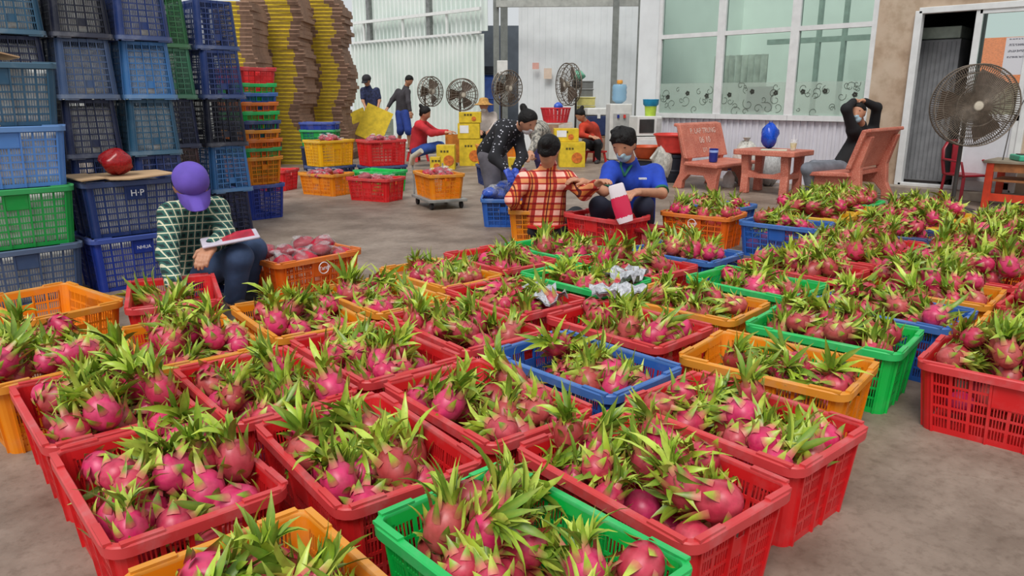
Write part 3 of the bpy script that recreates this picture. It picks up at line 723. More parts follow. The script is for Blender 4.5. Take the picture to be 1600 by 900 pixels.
def blob_mesh(seed, n=14, m=9, amp=.22):
    r_ = random.Random(seed); ph = [r_.random() * 6.28 for _ in range(8)]; V = []
    for i in range(m + 1):
        th = math.pi * i / m
        for j in range(n):
            a = 2 * math.pi * j / n
            k = 1 + amp * (.5 * math.sin(3 * a + ph[0] + 2 * th) + .35 * math.sin(5 * a - 3 * th + ph[1]) + .3 * math.sin(2 * a + 5 * th + ph[2]))
            V.append((k * math.sin(th) * math.cos(a), k * math.sin(th) * math.sin(a), -math.cos(th) * (1 + .15 * math.sin(4 * a + ph[3]))))
    F = [(i * n + j, i * n + (j + 1) % n, (i + 1) * n + (j + 1) % n, (i + 1) * n + j) for i in range(m) for j in range(n)]
    me = bpy.data.meshes.new('blob'); me.from_pydata(V, [], F); me.polygons.foreach_set('use_smooth', [True] * len(F)); me.materials.append(bag_m); me.update(); return me
BLOB = [blob_mesh(k) for k in range(5)]
redprint = M('red_bag_print', (206, 28, 62), .35, .25, 14); 
def bag(x, y, z, s, label, group=None, tint=redprint, rz=0, flat=.6, core=True):
    t = thing('fruit_bag', label, 'bag', (x, y, z), rz, group)
    o = place('film', BLOB[rnd.randrange(5)], t); o.scale = (s, s * .8, s * flat); o.location = (0, 0, s * flat)
    nk = MB(); nk.tube([(0, 0, s * flat * 1.6), (s * .5, s * .2, s * flat * 2.2), (s * .9, s * .1, s * flat * 2.1)], [s * .5, s * .22, s * .42], 9, 0, .35); nk.obj('gathered_neck', bag_m, t, 60)
    if core:
        o = place('printed_side', BLOB[rnd.randrange(5)], t); o.scale = (s * .92, s * .74, s * flat * .9); o.location = (-s * .1, 0, s * flat); shared(o, tint)
    return t
def bags(n, cx, cy, yaw, z, label, group, s=.075, ax=.2, ay=.12, tint=redprint):
    a = R(yaw)
    for (px, py, pz) in heap(rnd, n, ax, ay, z, z + .05, s * .8):
        bag(cx + px * math.cos(a) - py * math.sin(a), cy + px * math.sin(a) + py * math.cos(a), pz - s * .5, s * rnd.uniform(.85, 1.1), label, group, tint, rnd.random() * 6)
bags(11, 2.27, 4.08, 3, .235, 'clear red-printed fruit bag in the logo crate by the purple-capped woman', 'bags in the logo crate', .085, .2, .1)
bags(6, 5.30, 6.45, 70, .33, 'clear red-printed fruit bag in the trolley crate', 'bags on the trolley')
bags(6, 7.3, 7.55, 60, .48, 'clear fruit bag in the orange crate behind the trolley', 'bags behind the trolley')
bags(6, 5.0, 8.28, 14, .22, 'clear fruit bag in the golden floor crate', 'bags in the golden floor crate')
bags(6, 5.13, 7.40, 19, .22, 'clear fruit bag in the red floor crate', 'bags in the red floor crate')
bags(6, 5.58, 9.12, 3, .58, 'clear fruit bag on the raised yellow crate', 'bags in the yellow crate')
bags(6, 6.12, 8.66, -10, .58, 'clear fruit bag on the raised red crate', 'bags in the raised red crate')
bags(5, 6.55, 6.55, 60, .24, 'red-printed fruit bag in the navy crate behind the bending woman', 'bags in the navy crate')
bluebag = M('blue_bag_film', (70, 110, 224), .25, .3, 9)
bags(6, 5.02, 5.14, 45, .26, 'blue plastic bag bulging from the bending woman\'s crate', 'blue bags being packed', .1, .2, .12, bluebag)
# loose bag films lying on fruit in the near crates
for (x, y, z, rz, lab) in ((2.50, 2.30, .285, 60, 'crumpled silvery plastic bag on the red crate in the middle'), (3.08, 2.24, .285, 20, 'clear plastic bag hanging over the middle green crate'), (2.78, 2.06, .29, -30, 'small clear red-printed bag at the back of the centre red crate')):
    mb = MB(); r_ = random.Random(int(x * 100)); n = 9; hgt = [[.03 * r_.random() + .02 * math.sin(i * 1.3 + j) for j in range(n)] for i in range(n)]
    V = [(-.13 + .26 * i / (n - 1) + r_.uniform(-.008, .008), -.08 + .16 * j / (n - 1) + r_.uniform(-.008, .008), hgt[i][j]) for i in range(n) for j in range(n)]
    F = [(i * n + j, i * n + j + 1, (i + 1) * n + j + 1, (i + 1) * n + j) for i in range(n - 1) for j in range(n - 1)]
    V2 = [(a_, b__, c_ - .006) for a_, b__, c_ in V]; mb.add(V, F); mb.add(V2, [tuple(reversed(f)) for f in F])
    o = mb.obj('plastic_bag', M('silver_film', (200, 202, 210), .2, .3, 40, 0, .8, 70, .9), None, None, 0, (x, y, z), R(rz)); tag(o, lab, 'bag')

# cardboard and the red bundle on the left stacks
card = M('cardboard', (200, 166, 128), .9, .12, 6); 
def sheet(pts, z0, lab, th=.008, name='cardboard_sheet'):
    mb = MB(); n = len(pts); V = [(x, y, z) for x, y, z in pts]; V2 = [(x, y, z - th) for x, y, z in pts]
    mb.add(V + V2, [tuple(range(n)), tuple(reversed(range(n, 2 * n)))] + [(i, i + n, (i + 1) % n + n, (i + 1) % n) for i in range(n)])
    o = mb.obj(name, card); tag(o, lab, 'cardboard'); return o
sheet([(1.33, 4.90, .71), (1.47, 4.925, .715), (1.48, 5.35, .71), (1.31, 5.35, .71)], 0, 'torn cardboard sheet on the lettered blue crate, left piece')
sheet([(1.49, 4.925, .705), (1.60, 4.90, .70), (1.88, 4.93, .715), (1.9, 5.3, .71), (1.5, 5.35, .705)], 0, 'cardboard sheet folded over the lettered blue crate, right piece')
o = place('red_bundle', BLOB[1]); o.scale = (.095, .09, .075); o.location = (1.60, 5.12, .79); shared(o, M('red_film', (176, 24, 30), .25, .3, 12)); tag(o, 'red plastic-wrapped bundle on cardboard on the lettered blue crate', 'bundle')
sheet([(.62, 4.93, 1.39), (.86, 4.90, 1.46), (1.12, 4.93, 1.40), (1.15, 5.3, 1.40), (.6, 5.35, 1.40)], 0, 'bent cardboard sheet on top of the left front stack')
sheet([(.68, 4.945, 1.035), (.86, 4.928, .985 - .02), (.98, 4.945, 1.035), (.98, 5.0, 1.034), (.68, 5.0, 1.034)], 0, 'cardboard corner poking out between the left stack crates', .004)

# ------------------------------------------------------------------ towers of flattened cartons
brown = M('carton_brown', (166, 132, 110), .9, .22, 9); yel = M('carton_yellow', (224, 192, 40), .75, .15, 12)
def carton_bundle(wd, dp, h, band):
    mb = MB(); a, b_ = band
    mb.box((-wd / 2 + a / 2, 0, h / 2), (a, dp, h), 0); mb.box((-wd / 2 + a + b_ / 2, 0, h / 2), (b_, dp + .004, h), 1); mb.box((-wd / 2 + a + b_ + (wd - a - b_) / 2, 0, h / 2), (wd - a - b_, dp, h), 0)
    for q in (.33, .66): mb.box((0, -dp / 2 - .004, h * q), (wd - .004, .012, .006), 2)
    return mb.mesh('flattened_carton_bundle', [brown, yel, M('carton_edge', (118, 92, 78), .9)])
for (u, top, D, wd, band, nm) in (( 380, 2.66, 12.95, .60, (.10, .30), 'leftmost'), (446, 2.99, 14.0, .98, (.42, .38), 'middle'), (517, 2.98, 15.05, .75, (.22, .34), 'right')):
    x, y, _ = up(u, 150, D); hgt = .066; me = carton_bundle(wd, .8, hgt - .0004, band); n = int(top / hgt); off = 0
    for k in range(n):
        off = off * .78 + rt.uniform(-.055, .055); sh = -.10 * max(0, k / n - .82) / .18
        o = place('carton_bundle', me, None, 0, (x + (off + sh + .04 * math.sin(k * .35)) * .7, y - (off + sh + .04 * math.sin(k * .35)) * .7, k * hgt), R(-45) + rt.uniform(-.05, .05))
        tag(o, 'bundle of flattened brown and yellow cartons in the %s tall tower' % nm, 'cartons', '%s carton tower' % nm)

# ------------------------------------------------------------------ people: smooth bodies grown around posed skeletons
def surfnet(f, org, vox):
    s = f < 0; nx, ny, nz = f.shape
    c = [s[dx:nx - 1 + dx, dy:ny - 1 + dy, dz:nz - 1 + dz] for dx in (0, 1) for dy in (0, 1) for dz in (0, 1)]
    any_ = c[0].copy(); all_ = c[0].copy()
    for q in c[1:]: any_ |= q; all_ &= q
    act = any_ & ~all_; I = np.argwhere(act); idx = -np.ones(act.shape, dtype=np.int64); idx[act] = np.arange(len(I))
    acc = np.zeros((len(I), 3)); cnt = np.zeros(len(I))
    K = [np.array((dx, dy, dz)) for dx in (0, 1) for dy in (0, 1) for dz in (0, 1)]
    val = [f[I[:, 0] + k[0], I[:, 1] + k[1], I[:, 2] + k[2]] for k in K]
    for a in range(8):
        for b in range(a + 1, 8):
            if np.abs(K[a] - K[b]).sum() != 1: continue
            fa, fb = val[a], val[b]; x = (fa < 0) != (fb < 0); t = np.where(x, fa / np.where(x, fa - fb, 1), 0)
            acc += np.where(x[:, None], K[a] + (K[b] - K[a]) * t[:, None], 0); cnt += x
    V = (I + acc / np.maximum(cnt, 1)[:, None]) * vox + org
    Q = []
    for ax in range(3):
        o = [np.array((0, 1, 0)), np.array((0, 0, 1))] if ax == 0 else ([np.array((0, 0, 1)), np.array((1, 0, 0))] if ax == 1 else [np.array((1, 0, 0)), np.array((0, 1, 0))])
        sl0 = [slice(None)] * 3; sl1 = [slice(None)] * 3; sl0[ax] = slice(0, -1); sl1[ax] = slice(1, None)
        d = s[tuple(sl0)] != s[tuple(sl1)]; E_ = np.argwhere(d); a0 = s[tuple(sl0)][d]
        ok = np.ones(len(E_), bool)
        for q in range(3):
            if q != ax: ok &= (E_[:, q] >= 1) & (E_[:, q] < f.shape[q] - 1)
        E_ = E_[ok]; a0 = a0[ok]
        A = [E_ - o[0] - o[1], E_ - o[1], E_, E_ - o[0]]
        q = np.stack([idx[a[:, 0], a[:, 1], a[:, 2]] for a in A], 1)
        q[~a0] = q[~a0][:, ::-1]; Q.append(q)
    F = np.concatenate(Q); F = F[(F >= 0).all(1)]
    return V, F
def grow(prims, vox, k=.03, cuts=()):
    """prims: (a, b, ra, rb) tapered capsules; cuts: (point, normal) keeps the side against the normal"""
    P = np.array([[*p[0], *p[1]] for p in prims], dtype=float); rm = max(max(p[2], p[3]) for p in prims) + k + vox * 2
    lo = np.minimum(P[:, :3], P[:, 3:]).min(0) - rm; hi = np.maximum(P[:, :3], P[:, 3:]).max(0) + rm
    n = np.ceil((hi - lo) / vox).astype(int) + 1; D = np.full(n, 9.0)
    for a, b, ra, rb in prims:
        a, b = np.array(a, float), np.array(b, float); m_ = max(ra, rb) + k + 2 * vox
        i0 = np.maximum(np.floor((np.minimum(a, b) - m_ - lo) / vox).astype(int), 0); i1 = np.minimum(np.ceil((np.maximum(a, b) + m_ - lo) / vox).astype(int) + 1, n)
        g = np.meshgrid(*[lo[q] + vox * np.arange(i0[q], i1[q]) for q in range(3)], indexing='ij')
        ba = b - a; L2 = max(float(ba @ ba), 1e-9); px, py, pz = g[0] - a[0], g[1] - a[1], g[2] - a[2]
        h = np.clip((px * ba[0] + py * ba[1] + pz * ba[2]) / L2, 0, 1)
        d = np.sqrt((px - ba[0] * h) ** 2 + (py - ba[1] * h) ** 2 + (pz - ba[2] * h) ** 2) - (ra + (rb - ra) * h)
        S = (slice(i0[0], i1[0]), slice(i0[1], i1[1]), slice(i0[2], i1[2])); o = D[S]
        hh = np.maximum(k - np.abs(o - d), 0) / k; D[S] = np.minimum(o, d) - hh * hh * k * .25
    if cuts:
        g = np.meshgrid(*[lo[q] + vox * np.arange(n[q]) for q in range(3)], indexing='ij')
        for p, nn in cuts:
            nn = np.array(nn, float); nn /= np.linalg.norm(nn)
            D = np.maximum(D, (g[0] - p[0]) * nn[0] + (g[1] - p[1]) * nn[1] + (g[2] - p[2]) * nn[2])
    return surfnet(D, lo, vox)
def np_mesh(name, parts, mat, org):
    V, F, o = [], [], 0
    for v, f in parts: V.append(v - np.array(org)); F.append(f + o); o += len(v)
    V = np.concatenate(V); F = np.concatenate(F)
    me = bpy.data.meshes.new(name); me.vertices.add(len(V)); me.vertices.foreach_set('co', V.astype(np.float32).ravel())
    me.loops.add(len(F) * 4); me.loops.foreach_set('vertex_index', F.astype(np.int32).ravel()); me.polygons.add(len(F))
    me.polygons.foreach_set('loop_start', np.arange(0, len(F) * 4, 4, dtype=np.int32)); me.polygons.foreach_set('use_smooth', np.ones(len(F), bool))
    me.update(calc_edges=True); me.materials.append(mat); return me
def nv(v): v = np.array(v, float); return v / (np.linalg.norm(v) + 1e-9)
def hand_prims(w, tip, pn, curl, side, z=1.0):
    """palm and five fingers; w wrist, tip fingertip direction point, pn palm normal"""
    d = nv(np.array(tip) - np.array(w)); n = nv(np.array(pn) - d * np.dot(pn, d)); s = np.cross(d, n) * side   # s points to the thumb side
    w = np.array(w); kn = w + d * .085; P = [(w, w + d * .03, .026, .028)]
    for o in (-.027, -.009, .009, .027): P.append((w + d * .02 + s * o * .7, kn + s * o, .016, .0125))
    for o, ln in ((-.030, .056), (-.010, .072), (.010, .078), (.029, .070)):
        p = kn + s * o; dd = d.copy()
        for q in range(3):
            an = curl * (.6 + .5 * q); dr = nv(d * math.cos(an) + n * math.sin(an)); e = p + dr * ln * (.44, .32, .24)[q]
            P.append((p, e, .0095 - .0008 * q, .0088 - .0008 * q)); p = e
    t0 = w + d * .028 + s * .024; t1 = t0 + nv(d * .6 + s * .75 + n * .2) * .042; t2 = t1 + nv(d * .85 + s * .25 + n * .45) * .034
    P += [(t0, t1, .014, .0115), (t1, t2, .011, .009)]
    return [(w + (np.array(a) - w) * z, w + (np.array(b) - w) * z, ra * z, rb * z) for a, b, ra, rb in P]
SKIN = M('skin', (198, 142, 112), .55, .1, 12); SKIN2 = M('skin_tan', (176, 122, 96), .55, .1, 12)
HAIR = M('black_hair', (17, 13, 13), .6, .3, 40, 0, 1.0, 55, .3); MASKB = M('blue_mask', (176, 210, 226), .7, .06); MASKW = M('white_mask', (226, 224, 222), .7, .06)
def person(label, J, look, shirt, trous, sleeve='long', vox=.013, skin=SKIN, hair='short', mask=None, shoes=None, ws=1.0, legs='long', gloves=None, curl=.5, extra=None, tr=1.0, shirt_len=.0, headr=.95, dm=1.0, sz=1.0):
    W = {k: np.array(up(v[0], v[1], v[2] * dm)) for k, v in J.items()}
    ws *= sz; headr *= sz
    org = (W['P'][0], W['P'][1], 0.0)
    t = thing('person', label, 'person', org)
    P_, C_, N_, H_ = W['P'], W['C'], W['N'], W['H']
    ex = nv(W['RS'] - W['LS']); spine = nv(C_ - P_); hx = nv(W['RH'] - W['LH'])
    # head frame
    fwd = nv(look); upv = nv(H_ - N_ + np.array((0, 0, .05))); upv = nv(upv - fwd * np.dot(upv, fwd)); rt_ = np.cross(fwd, upv)
    def hd(x, y, z): return H_ + (rt_ * x + fwd * y + upv * z) * headr
    hr = headr
    head = [(hd(0, -.018, .03), hd(0, .005, .035), .083 * hr, .083 * hr), (hd(0, .02, -.03), hd(0, .035, -.065), .062 * hr, .048 * hr), (hd(0, .0, -.01), hd(0, .02, -.02), .072 * hr, .07 * hr),
            (hd(0, .085, .012), hd(0, .103, -.018), .009 * hr, .014 * hr), (hd(-.076, -.005, .01), hd(-.078, -.005, -.02), .016, .011), (hd(.076, -.005, .01), hd(.078, -.005, -.02), .016, .011)]
    tor = []
    for sgn, hip, sh in ((-1, W['LH'], W['LS']), (1, W['RH'], W['RS'])):
        o = ex * sgn * .06 * ws; tor += [(P_ + hx * sgn * .06 * ws, C_ + o, .098 * ws, .10 * ws), (C_ + o * .9, sh - nv(sh - C_) * .03, .088 * ws, .062 * ws)]
    tor.append((C_, N_, .08 * ws, .052))
    arms = {}
    for q in 'LR': arms[q] = [(W[q + 'S'], W[q + 'E'], .046 * ws, .037 * ws), (W[q + 'E'], W[q + 'W'], .037 * ws, .027 * ws)]
    lg = {}
    for q in 'LR': lg[q] = [(W[q + 'H'], W[q + 'K'], .08 * ws, .055 * ws), (W[q + 'K'], W[q + 'A'], .052 * ws, .036 * ws)]
    feet = {}
    for q in 'LR':
        kn = W[q + 'K'] - W[q + 'A']; f = W.get(q + 'T'); 
        if f is None:
            dr = np.array((W['LK'] + W['RK'] - W['LH'] - W['RH'])); dr[2] = 0
            if np.linalg.norm(dr) < .12: dr = np.array((look[0], look[1], 0))
            f = W[q + 'A'] + nv(dr) * .17
        a_ = W[q + 'A'].copy(); a_[2] = max(a_[2], .035) ; f = np.array(f); f[2] = .028
        feet[q] = [(a_, np.array((a_[0], a_[1], .04)), .036, .036), (np.array((a_[0], a_[1], .035)), f, .035, .03)]
    neck = [(N_ - (H_ - N_) * .2, hd(0, -.01, -.04), .054, .052)]
    body = tor + head + neck + sum(arms.values(), []) + sum(lg.values(), []) + sum(feet.values(), [])
    parts = [grow(body, vox, .028)]
    hands = {}
    for q, sd in (('L', -1), ('R', 1)):
        w = W[q + 'W']; tip = W.get(q + 'F')
        if tip is None: tip = w + (w - W[q + 'E']) * .5
        pn = W.get(q + 'N'); pn = np.array((0, 0, -1.0)) + .3 * (C_ - w) if pn is None else pn
        hv = max(.0048, vox * .42); pr = hand_prims(w, tip, pn, curl, sd, sz); hands[q] = grow(pr, hv, .008)
    gp_ = [hands['L'], hands['R']]
    if gloves: place('gloves', np_mesh('gloves', gp_, gloves, org), t)
    else: parts += gp_
    place('body', np_mesh('body', parts, skin, org), t)
    # clothes
    sp = [(a, b, ra + .016, rb + .016) for a, b, ra, rb in tor]; cuts = []
    if shirt_len: sp.append((P_, P_ - spine * shirt_len, .12 * ws, .115 * ws))
    sm = []
    for q in 'LR':
        a, b, ra, rb = arms[q][0]; a2, b2, ra2, rb2 = arms[q][1]
        if sleeve == 'long': sp += [(a, b, ra + .017, rb + .016), (a2, a2 + (b2 - a2) * .92, ra2 + .016, rb2 + .015)]
        else: sp += [(a, a + (b - a) * .74, ra + .02, rb + .024)]
    place('shirt', np_mesh('shirt', [grow(sp, vox, .035)], shirt, org), t)
    tp = [(P_ + hx * .05 * ws, P_ - hx * .05 * ws, .112 * ws, .112 * ws)]
    for q in 'LR':
        a, b, ra, rb = lg[q][0]; a2, b2, ra2, rb2 = lg[q][1]
        tp.append((a, b, (ra + .014) * tr, (rb + .016) * tr))
        if legs == 'long': tp.append((a2, a2 + (b2 - a2) * .95, (ra2 + .016) * tr, (rb2 + .02) * tr))
        else: tp.append((a2, a2 + (b2 - a2) * .12, (ra2 + .02) * tr, (ra2 + .02) * tr))
    place('trousers', np_mesh('trousers', [grow(tp, vox, .03)], trous, org), t)
    if shoes:
        for q in 'LR':
            pr = [(a, b, ra + .008, rb + .008) for a, b, ra, rb in feet[q][1:]]; place('shoe', np_mesh('shoe', [grow(pr, max(vox * .7, .008), .01)], shoes, org), t)
    hv = max(.006, vox * .55)
    if hair:
        hp_ = [(hd(0, -.022, .034), hd(0, .0, .044), .091 * hr, .089 * hr), (hd(0, -.04, .0), hd(0, -.048, -.045), .074 * hr, .05 * hr), (hd(-.045, -.02, .02), hd(-.05, -.02, -.03), .05 * hr, .034 * hr), (hd(.045, -.02, .02), hd(.05, -.02, -.03), .05 * hr, .034 * hr)]
        cut = [(hd(0, .05, .045), fwd * .9 - upv * .62), (hd(0, 0, -.105), -upv)]
        if hair == 'bun': hp_ += [(hd(0, -.118, .085), hd(0, -.128, .09), .034, .03), (hd(0, -.09, .07), hd(0, -.118, .085), .022, .022)]
        if hair == 'knot': hp_ += [(hd(0, -.105, .01), hd(0, -.11, .0), .042, .038)]
        if hair == 'shaggy': hp_ += [(hd(-.03, .03, .085), hd(.03, .03, .09), .046, .046), (hd(-.05, -.03, .08), hd(.05, -.03, .08), .05, .05)]; cut = [(hd(0, .06, .04), fwd * .9 - upv * .55), (hd(0, 0, -.085), -upv)]
        rh = random.Random(3)
        for q in range(26 if hair == 'shaggy' else 0):
            az, el = rh.random() * 6.28, rh.uniform(.25, 1.4); dx, dy, dz = math.cos(az) * math.cos(el), math.sin(az) * math.cos(el), math.sin(el); a_ = hd(.07 * dx, -.012 + .08 * dy, .04 + .075 * dz); b_ = hd(.098 * dx + .015, -.012 + .108 * dy + .01, .04 + .10 * dz); hp_.append((a_, b_, .02 * hr, .006))
        place('hair', np_mesh('hair', [grow(hp_, hv, .02, cut)], HAIR, org), t)
    if mask:
        mp = [(hd(0, .024, -.03), hd(0, .039, -.065), .069 * hr, .056 * hr), (hd(0, .05, -.015), hd(0, .09, -.03), .05 * hr, .026 * hr)]
        place('face_mask', np_mesh('face_mask', [grow(mp, hv, .02, [(hd(0, .0, -.012), upv), (hd(0, .012, 0), -fwd)])], mask, org), t)
    if vox < .018 and hair:
        ey = MB()
        for sx in (-1, 1):
            c = hd(.031 * sx, .075, .012) - np.array(org); ey.tube([c - rt_ * .011, c + rt_ * .011], [.0055, .0055], 8)
            c = hd(.032 * sx, .079, .032) - np.array(org); ey.tube([c - rt_ * .018, c + rt_ * .018], [.004, .003], 6)
        ey.obj('eyes_and_brows', HAIR, t)
    if extra: extra(t, hd, rt_, fwd, upv, org, W)
    return t
def cam_dir(r, a, z): x, y = room(r, a); return np.array((x, y, z))    # r to the picture's right, a away from the viewer

def plaid(name, blend, rules_x, rules_z, px, pz, coord=(0, 2), rot=0):
    """woven check: two sets of coloured stripes crossing each other"""
    m, nt, b = newmat(name); co = nt.new('ShaderNodeTexCoord').outputs['Object']
    mp = nt.new('ShaderNodeMapping'); nt.l.new(co, mp.inputs[0]); mp.inputs['Rotation'].default_value = (0, 0, rot)
    se = nt.new('ShaderNodeSeparateXYZ'); nt.l.new(mp.outputs[0], se.inputs[0])
    def band(sock, per, rules): return nt.ramp(nt.math('FRACT', nt.math('MULTIPLY', sock, 1 / per)), [(p, (*lin(c), 1)) for p, c in rules], True)
    # warp nudged by depth so the check wraps around the sides
    u = nt.math('ADD', se.outputs[0], nt.math('MULTIPLY', se.outputs[1], .45)); v_ = nt.math('ADD', se.outputs[2], nt.math('MULTIPLY', se.outputs[1], .15))
    c = nt.mix(1.0, band(u, px, rules_x), band(v_, pz, rules_z), blend)
    nt.put(b.inputs['Base Color'], c); b.inputs['Roughness'].default_value = .85
    bn = nt.new('ShaderNodeBump'); bn.inputs['Strength'].default_value = .5; bn.inputs['Distance'].default_value = .02; nt.put(bn.inputs['Height'], nt.noise(co, 9, 3)); nt.put(b.inputs['Normal'], bn.outputs[0])
    return m
RW, RR, RD, RT_ = (255, 222, 212), (182, 60, 56), (96, 40, 38), (232, 174, 118)
red_plaid = plaid('red_plaid', 'MULTIPLY', [(0, RW), (.42, RR), (.54, RT_), (.62, RD), (.68, RT_), (.80, RR)], [(0, RW), (.40, RR), (.52, RT_), (.84, RR)], .15, .105, rot=R(45))
GW, GG, GD = (206, 204, 176), (44, 92, 84), (22, 44, 44)
green_plaid = plaid('green_plaid', 'LIGHTEN', [(0, GD), (.30, GG), (.55, GW), (.70, GG), (.88, GD)], [(0, GD), (.30, GG), (.55, GW), (.70, GG), (.88, GD)], .043, .043, rot=R(20))
def cloth(name, c, var=.25, scale=6): return M(name, c, .85, var, scale, 0, .5, 14)
dots, nt, b = newmat('dotted_black_cloth')
co = nt.new('ShaderNodeTexCoord').outputs['Object']; vo = nt.new('ShaderNodeTexVoronoi'); nt.l.new(co, vo.inputs['Vector']); vo.inputs['Scale'].default_value = 26
nt.put(b.inputs['Base Color'], nt.mix(nt.math('LESS_THAN', vo.outputs['Distance'], .2), (*lin((26, 26, 32)), 1), (*lin((190, 190, 200)), 1))); b.inputs['Roughness'].default_value = .85
grey_pat, nt, b = newmat('grey_patterned_cloth')
co = nt.new('ShaderNodeTexCoord').outputs['Object']
nt.put(b.inputs['Base Color'], nt.ramp(nt.noise(co, 24, 2), [(.4, (*lin((90, 88, 84)), 1)), (.6, (*lin((176, 170, 158)), 1))])); b.inputs['Roughness'].default_value = .85
denim = cloth('denim', (62, 84, 122)); black_c = cloth('black_cloth', (32, 32, 38)); navy_c = cloth('navy_cloth', (26, 30, 52))

# woman in the purple cap
def cap(colour, nm='cap', r0=.098, brim=True, lab=None):
    def f(t, hd, rt_, fwd, upv, org, W):
        cm = M(nm + '_cloth', colour, .8, .12, 9)
        v, fc = grow([(hd(0, -.018, .04), hd(0, .004, .048), r0, r0 - .002)], .007, .02, [(hd(0, 0, .022), -upv)])
        c = place('cap', np_mesh('cap', [(v, fc)], cm, org), t)
        if brim:
            mb = MB(); n = 13; V = []
            for k in range(n):
                a = math.pi * (.06 + .88 * k / (n - 1)); ca, sa = math.cos(a), math.sin(a)
                V.append(hd(.088 * ca, .05 + .04 * sa, .034)); V.append(hd(.082 * ca, .06 + .12 * sa, .012 - .016 * abs(ca) - .012 * sa)); V.append(hd(.088 * ca, .05 + .04 * sa, .028)); V.append(hd(.082 * ca, .06 + .12 * sa, .006 - .016 * abs(ca) - .012 * sa))
            V = [p - np.array(org) for p in V]
            mb.add(V, [(4 * k, 4 * k + 4, 4 * k + 5, 4 * k + 1) for k in range(n - 1)] + [(4 * k + 3, 4 * k + 7, 4 * k + 6, 4 * k + 2) for k in range(n - 1)] + [(4 * k + 1, 4 * k + 5, 4 * k + 7, 4 * k + 3) for k in range(n - 1)])
            mb.obj('brim', cm, c, 60)
    return f
person('seated woman in purple cap and green plaid shirt reaching into a red crate',
       dict(P=(318, 425, 4.42), C=(300, 345, 4.28), N=(300, 316, 4.17), H=(299, 291, 4.06), RS=(266, 336, 4.12), RE=(262, 398, 3.92), RW=(272, 446, 3.68), RF=(284, 470, 3.58),
            LS=(340, 326, 4.30), LE=(352, 368, 4.12), LW=(332, 384, 3.98), LF=(322, 396, 3.92), RH=(306, 432, 4.36), LH=(336, 420, 4.48), RK=(374, 402, 4.06), LK=(396, 390, 4.28), RA=(366, 466, 4.12), LA=(384, 458, 4.32)),
       cam_dir(.42, -.62, -.66), green_plaid, denim, hair='knot', mask=MASKB, shoes=M('sandal', (60, 56, 58), .7), vox=.011, extra=cap((108, 84, 190), 'purple_cap', .094), curl=.6, sz=1.04, headr=.95)
t = thing('plastic_stool', 'low stool under the purple-capped woman', 'stool', (*gp(318, 470), 0))
MB().box((0, 0, .07), (.26, .26, .02)).obj('seat', M('stool_blue', (60, 80, 150), .5), t, bevel=.006)
for sx in (-1, 1):
    for sy in (-1, 1): MB().beam((sx * .12, sy * .12, 0), (sx * .1, sy * .1, .06), .03, .03).obj('leg', M('stool_blue'), t)
# woman in the red plaid shirt, seen from behind
person('woman in red plaid shirt seated with her back to the viewer',
       dict(P=(850, 352, 6.3), C=(850, 288, 6.22), N=(857, 258, 6.15), H=(857, 234, 6.08), LS=(818, 282, 6.15), LE=(800, 312, 6.1), LW=(806, 326, 6.25), LF=(808, 338, 6.3),
            RS=(888, 280, 6.15), RE=(913, 302, 5.98), RW=(932, 288, 5.80), RF=(944, 281, 5.72), LH=(834, 358, 6.28), RH=(868, 358, 6.28), LK=(826, 332, 6.75), RK=(900, 336, 6.68), LA=(824, 364, 6.8), RA=(896, 362, 6.85)),
       cam_dir(.25, .8, -.5), red_plaid, black_c, hair='knot', vox=.012, curl=.7, shirt_len=.04, shoes=M('sandal'), sz=1.06, headr=.92)
t = thing('plastic_stool', 'low red and white stool under the plaid-shirt woman', 'stool', (*gp(850, 376), 0))
MB().box((0, 0, .13), (.28, .28, .03)).obj('seat', M('stool_red', (206, 40, 40), .5), t, bevel=.008)
for sx in (-1, 1):
    for sy in (-1, 1): MB().beam((sx * .13, sy * .13, 0), (sx * .1, sy * .1, .12), .035, .035).obj('leg', M('stool_red'), t)
# man in the blue polo
polo = cloth('blue_polo', (34, 74, 196), .3)
def polo_trim(t, hd, rt_, fwd, upv, org, W):
    o = np.array(org); gm = M('green_trim', (30, 104, 84), .8); N_, C_ = W['N'] - o, W['C'] - o; ex = nv(W['RS'] - W['LS'])
    fr_ = nv(np.array((fwd[0], fwd[1], 0)))
    mb = MB(); pts = [N_ + fr_ * .115 + np.array((0, 0, -.10)), N_ + fr_ * .105 - ex * .045 + np.array((0, 0, -.03)), N_ - ex * .07 + fr_ * .03 + np.array((0, 0, .03)), N_ - fr_ * .05 + np.array((0, 0, .045)), N_ + ex * .07 + fr_ * .03 + np.array((0, 0, .03)), N_ + fr_ * .105 + ex * .045 + np.array((0, 0, -.03)), N_ + fr_ * .117 + np.array((0, 0, -.10))]
    mb.tube(pts, .017, 8, 0, .6); mb.obj('collar', gm, t, 60)
    q = np.array(up(1004, 279, 6.2)) - o; b_ = MB()
    for k in range(5): b_.box((0 + .013 * (k - 2), 0, 0), (.010, .03, .013))
    lg_ = b_.obj('chest_lettering', M('white_print'), t); lg_.location = q; lg_.rotation_euler = (0, 0, R(-38))
    for q in 'LR':
        a, b_ = W[q + 'S'] - o, W[q + 'E'] - o; d = b_ - a; MB().tube([a + d * .86, a + d * .94], [.064, .064], 14).obj('sleeve_trim', gm, t, 60)
